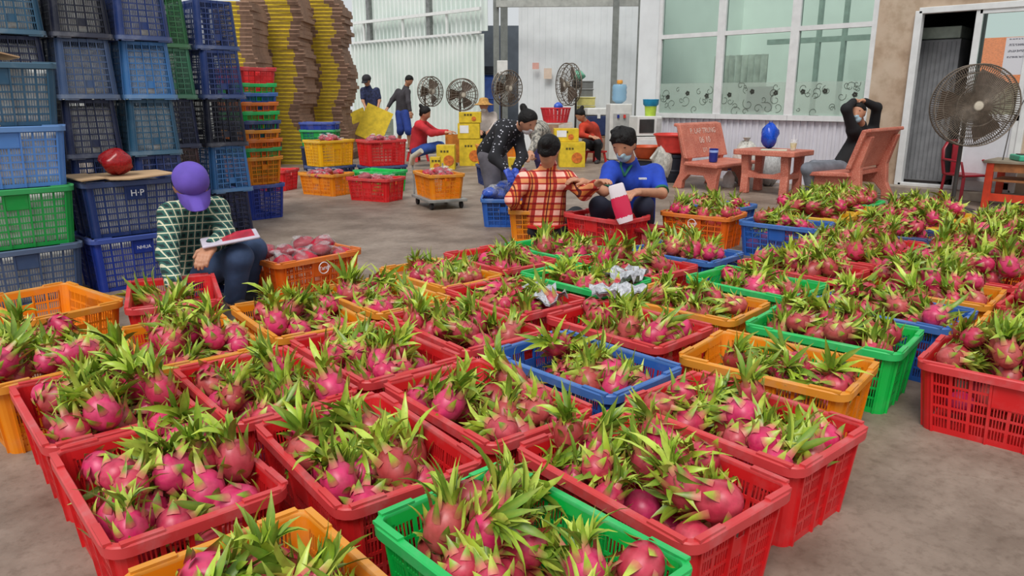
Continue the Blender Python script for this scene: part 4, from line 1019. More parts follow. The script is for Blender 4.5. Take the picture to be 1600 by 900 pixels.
person('man in blue polo shirt and blue face mask seated filling a bag',
       dict(P=(988, 342, 5.72), C=(990, 284, 5.6), N=(984, 254, 5.52), H=(975, 226, 5.42), LS=(1024, 270, 5.62), LE=(1034, 302, 5.42), LW=(998, 300, 5.16), LF=(978, 304, 5.06),
            RS=(954, 266, 5.46), RE=(944, 298, 5.34), RW=(916, 286, 5.30), RF=(898, 280, 5.28), LH=(1002, 346, 5.72), RH=(972, 346, 5.7), LK=(1006, 322, 5.26), RK=(936, 322, 5.32), LA=(1004, 374, 5.42), RA=(936, 372, 5.42)),
       cam_dir(-.42, -.72, -.55), polo, navy_c, sleeve='short', hair='shaggy', mask=MASKB, vox=.011, curl=.75, shoes=M('sandal_pale', (150, 130, 120), .7), extra=polo_trim, ws=1.0, dm=1.14, sz=1.16, headr=.93)
t = thing('plastic_stool', 'dark red plastic stool under the man in blue', 'stool', (*gp(1000, 388), 0))
MB().box((0, 0, .17), (.28, .28, .03)).obj('seat', M('stool_dark_red', (150, 26, 36), .45), t, bevel=.008)
for sx in (-1, 1):
    for sy in (-1, 1): MB().beam((sx * .14, sy * .14, 0), (sx * .1, sy * .1, .16), .04, .03).obj('leg', M('stool_dark_red'), t)
# woman bending over the blue crate
person('woman in dotted black top and grey trousers bending over with blue gloves',
       dict(P=(766, 238, 7.55), C=(792, 206, 7.36), N=(810, 198, 7.26), H=(824, 190, 7.16), RS=(786, 208, 7.18), RE=(772, 246, 7.06), RW=(790, 264, 6.98), RF=(799, 279, 6.92),
            LS=(808, 212, 7.42), LE=(816, 244, 7.28), LW=(806, 264, 7.08), LF=(803, 280, 7.02), RH=(764, 246, 7.45), LH=(776, 246, 7.66), RK=(770, 290, 7.42), LK=(786, 288, 7.62), RA=(768, 330, 7.5), LA=(788, 326, 7.72), RT=(778, 340, 7.36), LT=(798, 336, 7.6)),
       cam_dir(.62, -.5, -.62), dots, cloth('grey_trousers', (112, 108, 116)), hair='bun', mask=MASKW, vox=.014, headr=.92, gloves=M('blue_gloves', (54, 84, 196), .5, .2), shoes=M('sandal'), tr=1.16)
# woman in the red sweater
person('woman in red sweater and jeans seated on a stool packing boxes',
       dict(P=(652, 233, 13.2), C=(656, 206, 13.15), N=(661, 190, 13.1), H=(664, 177, 13.05), RS=(655, 195, 12.92), RE=(674, 208, 12.8), RW=(694, 207, 12.8), LS=(664, 195, 13.34), LE=(682, 207, 13.36), LW=(700, 206, 13.3),
            RH=(652, 236, 13.08), LH=(656, 235, 13.32), RK=(685, 228, 12.95), LK=(688, 228, 13.3), RA=(694, 249, 12.95), LA=(697, 248, 13.3)),
       cam_dir(.85, -.15, -.45), cloth('red_sweater', (206, 44, 54)), cloth('blue_jeans', (48, 82, 160)), hair='bun', vox=.019, shoes=M('sandal'), ws=1.12)
t = thing('plastic_stool', 'white and red stool under the red-sweater woman', 'stool', (*gp(653, 252), 0))
MB().box((0, 0, .2), (.3, .3, .03)).obj('seat', M('stool_white', (226, 214, 210), .5), t)
for sx in (-1, 1):
    for sy in (-1, 1): MB().beam((sx * .14, sy * .14, 0), (sx * .11, sy * .11, .19), .05, .04).obj('leg', M('stool_red'), t)
# two men at the back wall
person('man in navy polo and dark cap standing before the corrugated wall',
       dict(P=(582, 176, 18), C=(579, 149, 18), N=(575, 135, 17.95), H=(573, 126, 17.9), RS=(567, 141, 17.9), RE=(567, 157, 17.85), RW=(572, 170, 17.75), LS=(589, 141, 18), LE=(593, 157, 17.95), LW=(590, 171, 17.8),
            RH=(578, 178, 18), LH=(587, 178, 18), RK=(578, 203, 17.95), LK=(588, 203, 17.95), RA=(578, 227, 18), LA=(588, 227, 18)),
       cam_dir(-.4, -.8, -.3), cloth('navy_polo', (48, 56, 96), .5, 20), black_c, sleeve='short', hair='short', vox=.024, shoes=M('sandal'), extra=cap((40, 40, 46), 'dark_cap', .102, True))
person('man in dark grey sweater and blue shorts leaning over by the wall',
       dict(P=(629, 176, 17.3), C=(630, 150, 17.3), N=(635, 136, 17.25), H=(639, 126, 17.2), LS=(622, 143, 17.4), LE=(613, 156, 17.35), LW=(606, 168, 17.2), RS=(637, 143, 17.15), RE=(638, 160, 17.0), RW=(641, 174, 16.95),
            LH=(625, 178, 17.3), RH=(633, 178, 17.2), LK=(626, 203, 17.2), RK=(638, 203, 17.1), LA=(622, 229, 17.4), RA=(640, 229, 17.2)),
       cam_dir(.55, -.5, -.6), cloth('charcoal_sweater', (64, 60, 66)), cloth('blue_shorts', (44, 70, 156)), hair='short', vox=.022, legs='short', tr=1.15, shoes=M('sandal'))
# straw hat worker
def straw(t, hd, rt_, fwd, upv, org, W):
    mb = MB(); c = hd(0, -.01, .05) - np.array(org); mb.lathe([(.19, -.03), (.12, .0), (.1, .02), (.085, .08), (.05, .10), (.0, .105), (.0, .09), (.09, .0), (.18, -.04)], 20, tuple(c)); mb.obj('straw_hat', M('straw', (204, 154, 84), .85, .25, 30), t, 50)
person('worker in straw hat and pale jacket behind the yellow boxes',
       dict(P=(760, 208, 14.8), C=(759, 186, 14.75), N=(757, 174, 14.7), H=(756, 165, 14.62), RS=(746, 180, 14.7), RE=(742, 194, 14.6), RW=(748, 203, 14.4), LS=(772, 180, 14.8), LE=(774, 194, 14.65), LW=(766, 204, 14.4),
            RH=(755, 212, 14.8), LH=(766, 212, 14.8), RK=(750, 210, 14.4), LK=(768, 210, 14.4), RA=(750, 236, 14.4), LA=(768, 236, 14.4)),
       cam_dir(-.1, -.85, -.45), cloth('pale_jacket', (216, 204, 196), .15), black_c, hair='short', mask=MASKW, vox=.022, extra=straw, shoes=M('sandal'))
# worker in the red shirt by the white cooler
person('worker in orange-red shirt hunched on a stool beside yellow cartons',
       dict(P=(930, 224, 14.1), C=(924, 202, 14.0), N=(914, 191, 13.9), H=(907, 180, 13.82), RS=(910, 198, 13.78), RE=(908, 211, 13.7), RW=(920, 213, 13.6), LS=(926, 196, 14.1), LE=(918, 212, 13.95), LW=(928, 214, 13.8),
            RH=(926, 228, 14.0), LH=(934, 228, 14.15), RK=(915, 223, 13.62), LK=(934, 223, 13.7), RA=(903, 250, 13.62), LA=(934, 250, 13.8)),
       cam_dir(-.6, -.45, -.66), cloth('orange_red_shirt', (206, 62, 36), .3), black_c, hair='bun', vox=.02, shoes=M('sandal'))
t = thing('plastic_stool', 'small red stool under the worker in the orange-red shirt', 'stool', (*gp(930, 254), 0))
MB().box((0, 0, .2), (.3, .3, .03)).obj('seat', M('stool_red'), t)
for sx in (-1, 1):
    for sy in (-1, 1): MB().beam((sx * .14, sy * .14, 0), (sx * .11, sy * .11, .19), .05, .04).obj('leg', M('stool_red'), t)
# worker half hidden behind the bending woman
person('worker in grey patterned jacket half hidden behind the bending woman',
       dict(P=(850, 224, 9.3), C=(842, 204, 9.15), N=(834, 196, 9.05), H=(826, 194, 8.95), RS=(838, 204, 8.95), RE=(838, 222, 8.85), RW=(830, 236, 8.75), LS=(848, 200, 9.3), LE=(846, 220, 9.2), LW=(838, 236, 9.0),
            RH=(846, 228, 9.2), LH=(856, 228, 9.4), RK=(842, 244, 8.95), LK=(848, 244, 9.1), RA=(850, 280, 9.3), LA=(858, 280, 9.45)),
       cam_dir(-.5, -.5, -.7), grey_pat, cloth('purple_trousers', (92, 84, 148)), hair='short', vox=.018, shoes=M('sandal'))
# man on the stone seat
person('man in black shirt and face mask lounging with hands behind his head',
       dict(P=(1318, 258, 9.12), C=(1345, 220, 9.18), N=(1345, 196, 9.12), H=(1340, 176, 9.0), LS=(1364, 204, 9.3), LE=(1370, 168, 9.2), LW=(1350, 158, 9.06), LF=(1338, 156, 8.98), RS=(1332, 202, 8.98), RE=(1322, 170, 8.9), RW=(1334, 158, 8.98), RF=(1345, 156, 9.04),
            LH=(1318, 262, 9.22), RH=(1312, 264, 9.0), LK=(1272, 260, 8.92), RK=(1262, 264, 8.7), LA=(1280, 294, 9.0), RA=(1268, 300, 8.78)),
       cam_dir(-.55, -.75, -.1), cloth('black_shirt', (24, 24, 28)), cloth('grey_jeans', (122, 126, 136)), hair='short', mask=MASKB, vox=.014, shoes=M('sandal'), ws=1.05)

# ------------------------------------------------------------------ hand trolley under the orange crate
t = thing('hand_trolley', 'small grey hand trolley carrying the golden orange crate', 'trolley', (5.30, 6.45, 0), R(-20))
gm = M('trolley_grey', (150, 150, 146), .5, .2)
MB().box((0, 0, .095), (.44, .62, .03)).obj('platform', gm, t, bevel=.005)
for sx in (-1, 1):
    for sy in (-1, 1):
        w_ = MB().lathe([(.036, -.014), (.04, -.01), (.04, .01), (.036, .014)], 14); w_.v = [(z + sx * .17, x + sy * .24, y + .04) for x, y, z in w_.v]; w_.obj('wheel', M('wheel_black', (40, 40, 42), .6), t, 40)
for sx in (-.18, .18): MB().tube([(sx, .33, .1), (sx, .34, .30), (sx, .36, .44)], .011, 8).obj('handle_post', gm, t, 40)
MB().tube([(-.19, .36, .45), (-.19, .30, .53), (-.12, .2, .60)], .032, 10).obj('padded_grip', M('cream_pad', (206, 198, 178), .8), t, 40)

# ------------------------------------------------------------------ stone table and seats
stone, nt, b = newmat('terrazzo_red'); co = nt.new('ShaderNodeTexCoord').outputs['Object']
nt.put(b.inputs['Base Color'], nt.mix(nt.ramp(nt.noise(co, 90, 2), [(.52, (0, 0, 0, 1)), (.62, (.5, .5, .5, 1))]), nt.ramp(nt.noise(co, 5, 3), [(.35, (*lin((178, 92, 74)), 1)), (.65, (*lin((204, 118, 96)), 1))]), (*lin((226, 170, 150)), 1)))
b.inputs['Roughness'].default_value = .5
t = thing('stone_table', 'reddish terrazzo table with arched legs before the office wall', 'table', (8.99, 4.38, 0))
oct_ = [(-.27, -.40), (.27, -.40), (.30, -.36), (.30, .36), (.27, .40), (-.27, .40), (-.30, .36), (-.30, -.36)]
MB().prism(oct_, .48, .545, 'z').obj('tabletop', stone, t, bevel=.01)
for sx in (-1, 1):
    for sy in (-1, 1):
        MB().prism([(sx * .13, .0), (sx * .22, .0), (sx * .20, .24), (sx * .235, .48), (sx * .13, .48), (sx * .14, .24)], sy * .26 - .05, sy * .26 + .05, 'y').obj('leg', stone, t, bevel=.012)
for sy in (-1, 1): MB().prism([(-.16, .2), (.16, .2), (.16, .28), (.07, .25), (-.07, .25), (-.16, .28)], sy * .26 - .04, sy * .26 + .04, 'y').obj('leg_arch', stone, t)
MB().prism([(-.22, .2), (.22, .2), (.22, .29), (.1, .25), (-.1, .25), (-.22, .29)], -.2, -.12, 'x').obj('leg_arch', stone, t)
def stone_seat(label, y0, sg, text=None):
    t = thing('stone_bench', label, 'bench', (9.05, y0, 0)); Lx = .52
    def pp(pts): return [(sg * y, z) for y, z in pts]
    MB().prism(pp([(-.02, .315), (.47, .30), (.47, .345), (.0, .365)]), -Lx, Lx, 'x').obj('seat_slab', stone, t, bevel=.012)
    MB().prism(pp([(-.02, .40), (.035, .40), (-.10, .83), (-.19, .85), (-.20, .81), (-.15, .80)]), -Lx, Lx, 'x').obj('backrest', stone, t, bevel=.012)
    for sx in (-1, 1):
        MB().prism(pp([(-.22, .0), (-.08, .0), (-.07, .10), (.02, .19), (.24, .19), (.30, .1), (.31, .0), (.42, .0), (.43, .14), (.46, .30), (.0, .32), (.02, .40), (-.12, .76), (-.19, .76), (-.10, .42), (-.12, .2)]), sx * .40 - .045, sx * .40 + .045, 'x').obj('side_panel', stone, t, bevel=.01)
    if text:
        for k, (s, sz, dz) in enumerate(text):
            text_mesh('lettering', s, sz, M('pale_lettering', (236, 206, 192), .7), t, (.0, sg * (.033 - dz * .31), .42 + dz), (R(73), 0, 0) if sg < 0 else (R(73), 0, math.pi))
    return t
stone_seat('reddish terrazzo seat with the man in black on it', 3.27, 1)
stone_seat('terrazzo seat with pale lettering on its backrest', 5.36, -1, [('P. LAP TRUNG', .10, .32), ('06 10', .12, .2), ('DT: 0', .08, .07)])
# things on the table and seats
o = place('blue_bag', BLOB[2]); o.scale = (.115, .10, .14); o.location = (9.0, 4.45, .71); shared(o, M('blue_carrier', (20, 84, 214), .25, .25, 8)); tag(o, 'full blue plastic carrier bag on the stone table', 'bag')
for sx in (-1, 1): kn = MB().tube([(sx * .25, -.1, .9), (sx * .3, 0, 1.25), (sx * .1, .1, .95)], [.09, .06, .09], 8, 0, .5).obj('carrier_handle', M('blue_carrier'), o, 50)
t = thing('iced_drink', 'clear plastic cup of pale drink on the stone table', 'cup', (8.97, 4.12, .546))
MB().lathe([(.032, 0), (.045, .13), (.045, .132), (.042, .132), (.03, .004)], 16, cap=False).obj('cup', bag_m, t, 50); MB().lathe([(.029, .004), (.04, .09), (.0, .09)], 16).obj('drink', M('pale_drink', (226, 214, 150), .3), t, 50)
MB().tube([(0, 0, .02), (.02, .01, .19)], .004, 6).obj('straw', white_print, t)
tag(MB().box((8.84, 4.30, .550), (.2, .3, .008), rot=(0, 0, .4)).obj('paper_sheet', M('cream_paper', (216, 214, 190), .8)), 'flat cream paper on the front of the stone table', 'paper')
t = thing('blue_mug', 'dark blue mug with pale band on the lettered stone seat', 'mug', (8.80, 5.10, .36))
MB().lathe([(.05, 0), (.055, .02), (.058, .17), (.052, .17), (.048, .02), (0, .02)], 18).obj('mug_body', M('mug_blue', (30, 50, 140), .35), t, 40); MB().lathe([(.0585, .12), (.0595, .125), (.0595, .145), (.0585, .15)], 18).obj('band', M('mug_band', (150, 176, 236), .4), t, 40)
MB().tube([(.055, 0, .14), (.09, 0, .12), (.09, 0, .06), (.055, 0, .04)], .008, 6).obj('handle', M('mug_blue'), t, 40)
sackm = M('white_sack', (206, 204, 196), .7, .25, 5, 0, .8, 12)
def sack(x, y, s, h, lab, c=sackm):
    o = place('sack', BLOB[rt.randrange(5)]); o.scale = (s, s, h / 2 * .95); o.location = (x, y, h / 2); shared(o, c); tag(o, lab, 'sack')
    k = MB().lathe([(.2, 0), (.1, .1), (.28, .3), (.1, .28), (0, .1)], 9, (0, 0, .95)).obj('tied_top', c, o, 50)
sack(9.1, 6.05, .16, .55, 'white sack standing left of the lettered stone seat'); sack(9.75, 5.15, .2, .58, 'white bulging sack behind the lettered stone seat'); sack(9.7, 4.75, .15, .45, 'grey-white sack between the lettered seat and the table', M('grey_sack', (184, 184, 184), .6, .2, 6))
for (x, y, lab) in ((9.2, 5.08, 'white plastic jug under the lettered stone seat, left one'), (9.3, 4.85, 'white plastic jug under the lettered stone seat, right one')):
    t = thing('plastic_jug', lab, 'jug', (x, y, 0)); MB().lathe([(.07, 0), (.075, .02), (.075, .14), (.04, .19), (.022, .21), (.022, .23), (0, .23)], 16).obj('jug_body', M('milky_plastic', (226, 226, 224), .4), t, 40); MB().lathe([(.025, .23), (.025, .25), (0, .25)], 12).obj('cap', M('mug_blue'), t, 40)
# barrel, basins, slab by the left end of the office
t = thing('plastic_barrel', 'dark blue-black barrel left of the white sacks', 'barrel', (*gp(1050, 284), 0))
MB().lathe([(.15, 0), (.165, .02), (.17, .14), (.178, .15), (.178, .17), (.17, .18), (.168, .34), (.178, .35), (.178, .38), (.16, .40), (0, .40)], 24).obj('barrel_body', M('barrel_dark', (24, 30, 44), .5), t, 35)
bx, by = gp(1050, 284)
redb = M('red_basin', (226, 66, 58), .4, .15)
t = thing('plastic_basin', 'large pinkish red basin on the dark barrel', 'basin', (bx, by, .405)); MB().lathe([(.16, 0), (.20, .02), (.27, .24), (.295, .25), (.295, .265), (.265, .262), (.19, .03), (0, .03)], 28).obj('bowl', redb, t, 40)
MB().torus((0, 0, .262), .28, .012, 28, 6).obj('rolled_rim', redb, t, 60)
x, y = gp(1012, 280)
t = thing('plastic_basin', 'orange-red basin behind the shoulder of the man in blue', 'basin', (x, y, .30)); MB().lathe([(.15, 0), (.18, .02), (.24, .16), (.26, .17), (.26, .18), (.235, .176), (.17, .03), (0, .03)], 28).obj('bowl', M('orange_basin', (206, 84, 40), .45), t, 40)
MB().torus((0, 0, .178), .25, .01, 28, 6).obj('rolled_rim', M('orange_basin'), t, 60)
t = thing('crate_stand', 'dark box carrying the orange-red basin', 'box', (x, y, 0)); MB().box((0, 0, .15), (.36, .36, .28)).obj('body', M('barrel_dark'), t, bevel=.01); MB().box((0, 0, .293), (.4, .4, .014)).obj('top_board', M('board_brown', (110, 84, 64), .8), t)
x, y = gp(1037, 284)
tag(MB().box((x - .1, y + .05, .42), (.1, .04, .30), rot=(R(20), R(35), 0)).obj('foam_slab', sackm, bevel=.015), 'pale foam slab leaning against the red basin', 'foam slab')
# microwave on a box with blue and green tubs
x, y, _ = up(1008, 200, 11.7)
t = thing('white_cabinet', 'white box stand under the microwave at the office end', 'cabinet', (x, y, 0), R(-30)); MB().box((0, 0, .3), (.42, .4, .58)).obj('body', M('white_plastic', (222, 222, 218), .5, .08), t, bevel=.01); MB().box((0, -.205, .3), (.34, .01, .5)).obj('door', white_al, t)
t = thing('microwave', 'white microwave with dark door behind the man in blue', 'microwave', (x, y, .60), R(-30))
MB().box((0, 0, .15), (.40, .32, .29)).obj('case', M('white_plastic'), t, bevel=.012); MB().box((-.05, -.163, .15), (.24, .01, .2)).obj('dark_door', M('dark_glass', (60, 62, 62), .2), t); MB().box((.15, -.163, .15), (.07, .01, .22)).obj('control_panel', M('grey_panel', (186, 186, 184), .5), t)
MB().box((.088, -.175, .15), (.012, .014, .2)).obj('handle', white_al, t)
t = thing('plastic_tub', 'lime green tub on the microwave', 'tub', (x + .05, y - .05, .895)); MB().lathe([(.08, 0), (.09, .14), (.085, .14), (.075, .01), (0, .01)], 20).obj('tub_body', M('lime', (176, 206, 70), .5), t, 40); MB().torus((0, 0, .14), .088, .006, 20, 6).obj('rim', M('lime'), t)
t = thing('plastic_tub', 'turquoise blue tub stacked on the lime green tub', 'tub', (x + .05, y - .05, 1.037)); MB().lathe([(.09, 0), (.115, .03), (.12, .10), (.112, .10), (.1, .02), (0, .02)], 20).obj('tub_body', M('turquoise', (24, 140, 182), .45), t, 40); MB().torus((0, 0, .10), .116, .007, 20, 6).obj('rim', M('turquoise'), t)
# water dispenser, cooler, boxes by the panel wall
x, y, _ = up(966, 200, 14.6)
t = thing('water_dispenser', 'white water dispenser with a clear blue bottle on top', 'water dispenser', (x, y, 0), R(-40))
MB().box((0, 0, .53), (.42, .40, 1.04)).obj('case', M('white_plastic'), t, bevel=.02); MB().box((0, -.205, .72), (.3, .02, .3)).obj('tap_recess', M('grey_panel'), t)
for sx in (-.06, .06): MB().box((sx, -.225, .82), (.04, .04, .06)).obj('tap', M('mug_blue') if sx < 0 else redb, t)
jb, nt, b = newmat('bottle_blue'); b.inputs['Base Color'].default_value = (*lin((150, 196, 226)), 1); b.inputs['Alpha'].default_value = .75; b.inputs['Roughness'].default_value = .1
bo = MB().lathe([(.05, 0), (.13, .06), (.14, .12), (.132, .16), (.14, .2), (.132, .25), (.14, .30), (.12, .35), (0, .36)], 22, (0, 0, 1.05)).obj('water_bottle', jb, t, 40)
MB().lathe([(.05, 0), (.06, .03), (.05, .07), (0, .07)], 14, (0, 0, 1.41)).obj('orange_top', M('orange_cap', (240, 160, 60), .5), t, 40)
x, y, _ = up(932, 200, 15.35)
t = thing('cool_box', 'navy cool box with white lid beside the water dispenser', 'cool box', (x, y, .42), R(-40)); MB().box((0, 0, .2), (.44, .4, .38)).obj('body', M('cooler_navy', (40, 54, 96), .5), t, bevel=.015); MB().box((0, 0, .47), (.46, .42, .14)).obj('lid', M('white_plastic'), t, bevel=.02); MB().box((0, -.205, .38), (.06, .02, .08)).obj('latch', M('white_plastic'), t)
tag(MB().box((x, y, .205), (.5, .45, .41), rot=(0, 0, R(-40))).box((x, y, .412), (.52, .47, .014), rot=(0, 0, R(-40))).obj('carton_box', brown), 'brown carton carrying the navy cool box', 'carton')
x, y, _ = up(913, 200, 16.15)
tag(MB().box((x, y, .40), (.36, .36, .80), rot=(0, 0, R(-40))).box((x, y, .806), (.38, .38, .012), rot=(0, 0, R(-40))).obj('white_box', M('white_plastic'), bevel=.01), 'white box stand beneath the cream boxes by the panel wall', 'box')
for k, (h0, c, lab) in enumerate(((.82, (222, 212, 128), 'lower cream-yellow box in the stack by the panel wall'), (1.0, (224, 214, 134), 'upper cream-yellow box in the stack by the panel wall'), (1.18, (120, 122, 120), 'lower dark grey box on the cream boxes'), (1.34, (110, 112, 112), 'upper dark grey box on the cream boxes'))):
    t = thing('storage_box', lab, 'box', (x + (.02 if k > 1 else 0), y, h0), R(-40)); s = .36 if k < 2 else .26; hh = .17 if k < 2 else .155
    cm_ = M('boxc%d' % (k // 2), c, .6, .12); MB().box((0, 0, hh / 2 - .012), (s, s, hh - .025)).obj('body', cm_, t, bevel=.008); MB().box((0, 0, hh - .014), (s + .02, s + .02, .025)).obj('lid', cm_, t, bevel=.006)
o = place('green_bag', BLOB[3]); o.scale = (.15, .12, .1); o.location = (x - .12, y + .10, 1.60); shared(o, M('mint_film', (120, 200, 164), .35, .3, 9)); tag(o, 'mint green plastic bag on the grey boxes by the panel wall', 'bag')
for (u, v, w_, h_, c, lab) in ((837, 103, .14, .13, (226, 172, 160), 'small pink notice on the white panel wall'), (856, 115, .17, .22, (226, 204, 186), 'beige notice sheet on the white panel wall')):
    x, y, z = up(u, v, 16.72); tag(MB().box((x, y, z), (w_, .01, h_), rot=(0, 0, R(-45))).obj('notice_sheet', M('notice%d' % u, c, .8, .06)), lab, 'notice')

# ------------------------------------------------------------------ fans
wire = M('fan_wire', (122, 110, 98), .5, .2, 20, .4); fan_dark = M('fan_dark', (58, 54, 52), .5); blade_m = M('fan_blade', (104, 86, 72), .45, .2)
def fan(label, u, v, D, rad, face, polebase=0.0, nw=40, tilt=0, wr=.0028):
    x, y, z = up(u, v, D); t = thing('pedestal_fan', label, 'fan', (x, y, 0), math.atan2(face[1], face[0]) - math.pi / 2)
    e = lambda mb, dz=0: setattr(mb, 'v', [(px, py * math.cos(tilt) - pz * math.sin(tilt), py * math.sin(tilt) + pz * math.cos(tilt) + z) for px, py, pz in mb.v])
    cage = MB()
    for yy, rr_ in ((.07, 1.0), (.085, .8), (.10, .5), (.105, .18), (-.05, 1.0), (-.085, .8), (-.10, .5)): cage.torus((0, yy, 0), rad * rr_, wr * (2.2 if rr_ == 1 else 1.2), 36, 5, axis='y')
    e(cage); cg = cage.obj('cage_rings', wire, t, 60)
    sp_ = MB()
    for k in range(nw):
        a = 2 * math.pi * k / nw; c_, s_ = math.cos(a), math.sin(a)
        sp_.tube([(rad * q * c_, yy, rad * q * s_) for q, yy in ((.1, .108), (.5, .102), (.8, .087), (1.0, .07), (1.0, -.05), (.8, -.085), (.5, -.10), (.15, -.105))], wr, 4, cap=False)
    e(sp_); so = sp_.obj('cage_wires', wire, t); so['kind'] = 'stuff'
    for k in range(3):
        bl = MB(); V = []; n = 7
        for i in range(n):
            q = .12 + .78 * i / (n - 1); wd = .30 + .28 * math.sin(math.pi * min(1, q * .9))
            for s_ in (-1, 1):
                a = 2 * math.pi * k / 3 + s_ * wd * .9; V.append((rad * q * math.cos(a), .03 * s_, rad * q * math.sin(a))); V.append((rad * q * math.cos(a), .03 * s_ - .006, rad * q * math.sin(a)))
        F = []
        for i in range(n - 1):
            q = 4 * i; F += [(q, q + 2, q + 6, q + 4), (q + 1, q + 5, q + 7, q + 3), (q, q + 4, q + 5, q + 1), (q + 2, q + 3, q + 7, q + 6)]
        bl.add(V, F); e(bl); bl.obj('blade', blade_m, t, 60)
    hb = MB().lathe([(0, .115), (.05, .11), (.06, .09), (.06, .02), (.05, 0)], 18, (0, 0, 0)); hb.v = [(a, c, b_) for a, b_, c in hb.v]; e(hb); hb.obj('hub', M('hub_pale', (206, 196, 178), .5), t, 40)
    mo = MB().lathe([(.05, -.10), (.08, -.12), (.085, -.22), (.05, -.27), (0, -.27)], 18); mo.v = [(a, c, b_) for a, b_, c in mo.v]; e(mo); mo.obj('motor', fan_dark, t, 40)
    MB().tube([(0, -.17, polebase + .02), (0, -.17, z - .02)], [.022, .02], 10).obj('pole', fan_dark, t, 40)
    MB().lathe([(.22, 0), (.22, .015), (.06, .04), (.03, .07), (0, .07)], 24, (0, -.17, polebase)).obj('base', fan_dark, t, 40)
    return t
fan('large pedestal fan with a round wire cage before the doorway', 1522, 165, 7.85, .405, cam_dir(-.15, -1, 0)[:2], 0, 110, 0, .0034)
fan('grey pedestal fan against the corrugated wall, left of two', 672, 143, 16.2, .30, cam_dir(.75, -.7, 0)[:2], 0, 24, 0, .005)
fan('grey pedestal fan against the corrugated wall, right of two', 722, 148, 16.0, .32, cam_dir(.35, -.95, 0)[:2], 0, 24, 0, .005)
fan('brown pedestal fan beside the gap in the wall', 792, 138, 14.8, .33, cam_dir(.65, -.75, 0)[:2], 0, 28, 0, .005)
fan('pedestal fan seen edge-on before the panel wall', 889, 132, 15.6, .41, cam_dir(-.9, -.45, 0)[:2], 0, 28, 0, .005)
x, y, z = up(785, 106, 14.8); tag(MB().box((x, y, z), (.2, .16, .26), rot=(0, 0, R(-45))).obj('meter_box', M('white_plastic'), bevel=.01), 'pale switch box on the steel column at the gap', 'switch box')

# ------------------------------------------------------------------ red chair, tall table by the door
x, y = gp(1503, 313)
t = thing('plastic_chair', 'small dark red plastic chair behind the large fan', 'chair', (x, y, 0), R(-35)); cr_ = M('chair_red', (158, 22, 40), .35, .15)
MB().box((0, 0, .30), (.34, .34, .025)).obj('seat', cr_, t, bevel=.01)
for sx in (-1, 1):
    for sy in (-1, 1): MB().beam((sx * .17, sy * .17, 0), (sx * .15, sy * .15, .29), .035, .03).obj('leg', cr_, t, bevel=.004)
bk = MB(); pts = [(-.16, .16, .30), (-.165, .2, .45), (-.15, .23, .58), (-.09, .25, .66), (0, .255, .68), (.09, .25, .66), (.15, .23, .58), (.165, .2, .45), (.16, .16, .30)]
bk.tube(pts, .024, 8, 0, .7); bk.obj('back_frame', cr_, t, 50)
MB().prism([(-.06, .31), (.06, .31), (.075, .64), (-.075, .64)], .17, .185, 'y').obj('back_splat', cr_, t)
for sx in (-1, 1): MB().tube([(sx * .17, .19, .47), (sx * .2, .05, .47), (sx * .19, -.13, .45), (sx * .165, -.16, .30)], .014, 8).obj('armrest', cr_, t, 50)
x, y = gp(1610, 326)
t = thing('work_bench', 'work table with orange-red steel frame at the right edge', 'table', (x, y, 0), 0); om = M('orange_steel', (214, 66, 34), .5, .15); wood = M('bench_wood', (176, 112, 66), .7, .25, 12)
MB().box((0, 0, .50), (.6, .9, .03)).obj('tabletop', M('bench_top', (150, 138, 120), .7), t, bevel=.005)
for sx in (-1, 1):
    for sy in (-1, 1): MB().box((sx * .26, sy * .38, .245), (.05, .07, .49)).obj('leg', om, t, bevel=.004)
MB().box((0, 0, .30), (.5, .72, .02)).obj('shelf', wood, t); MB().box((-.26, 0, .12), (.03, .7, .08)).obj('lower_rail', om, t); MB().box((-.26, 0, .44), (.02, .7, .09)).obj('apron', wood, t)
t = thing('power_strip', 'turquoise power tool on the work table', 'tool', (x - .1, y + .15, .517), R(30)); MB().box((0, 0, .03), (.3, .12, .06)).obj('body', M('teal_plastic', (64, 176, 140), .45), t, bevel=.012); MB().box((0, 0, .065), (.12, .06, .01)).obj('dark_grip', fan_dark, t)
tag(MB().tube([(x - .15, y + .3, .52), (x + .05, y + .32, .9), (WX - .02, y + .25, 1.3)], .006, 6).obj('hanging_cable', fan_dark), 'thin dark cable hanging from the wall to the work table', 'cable')

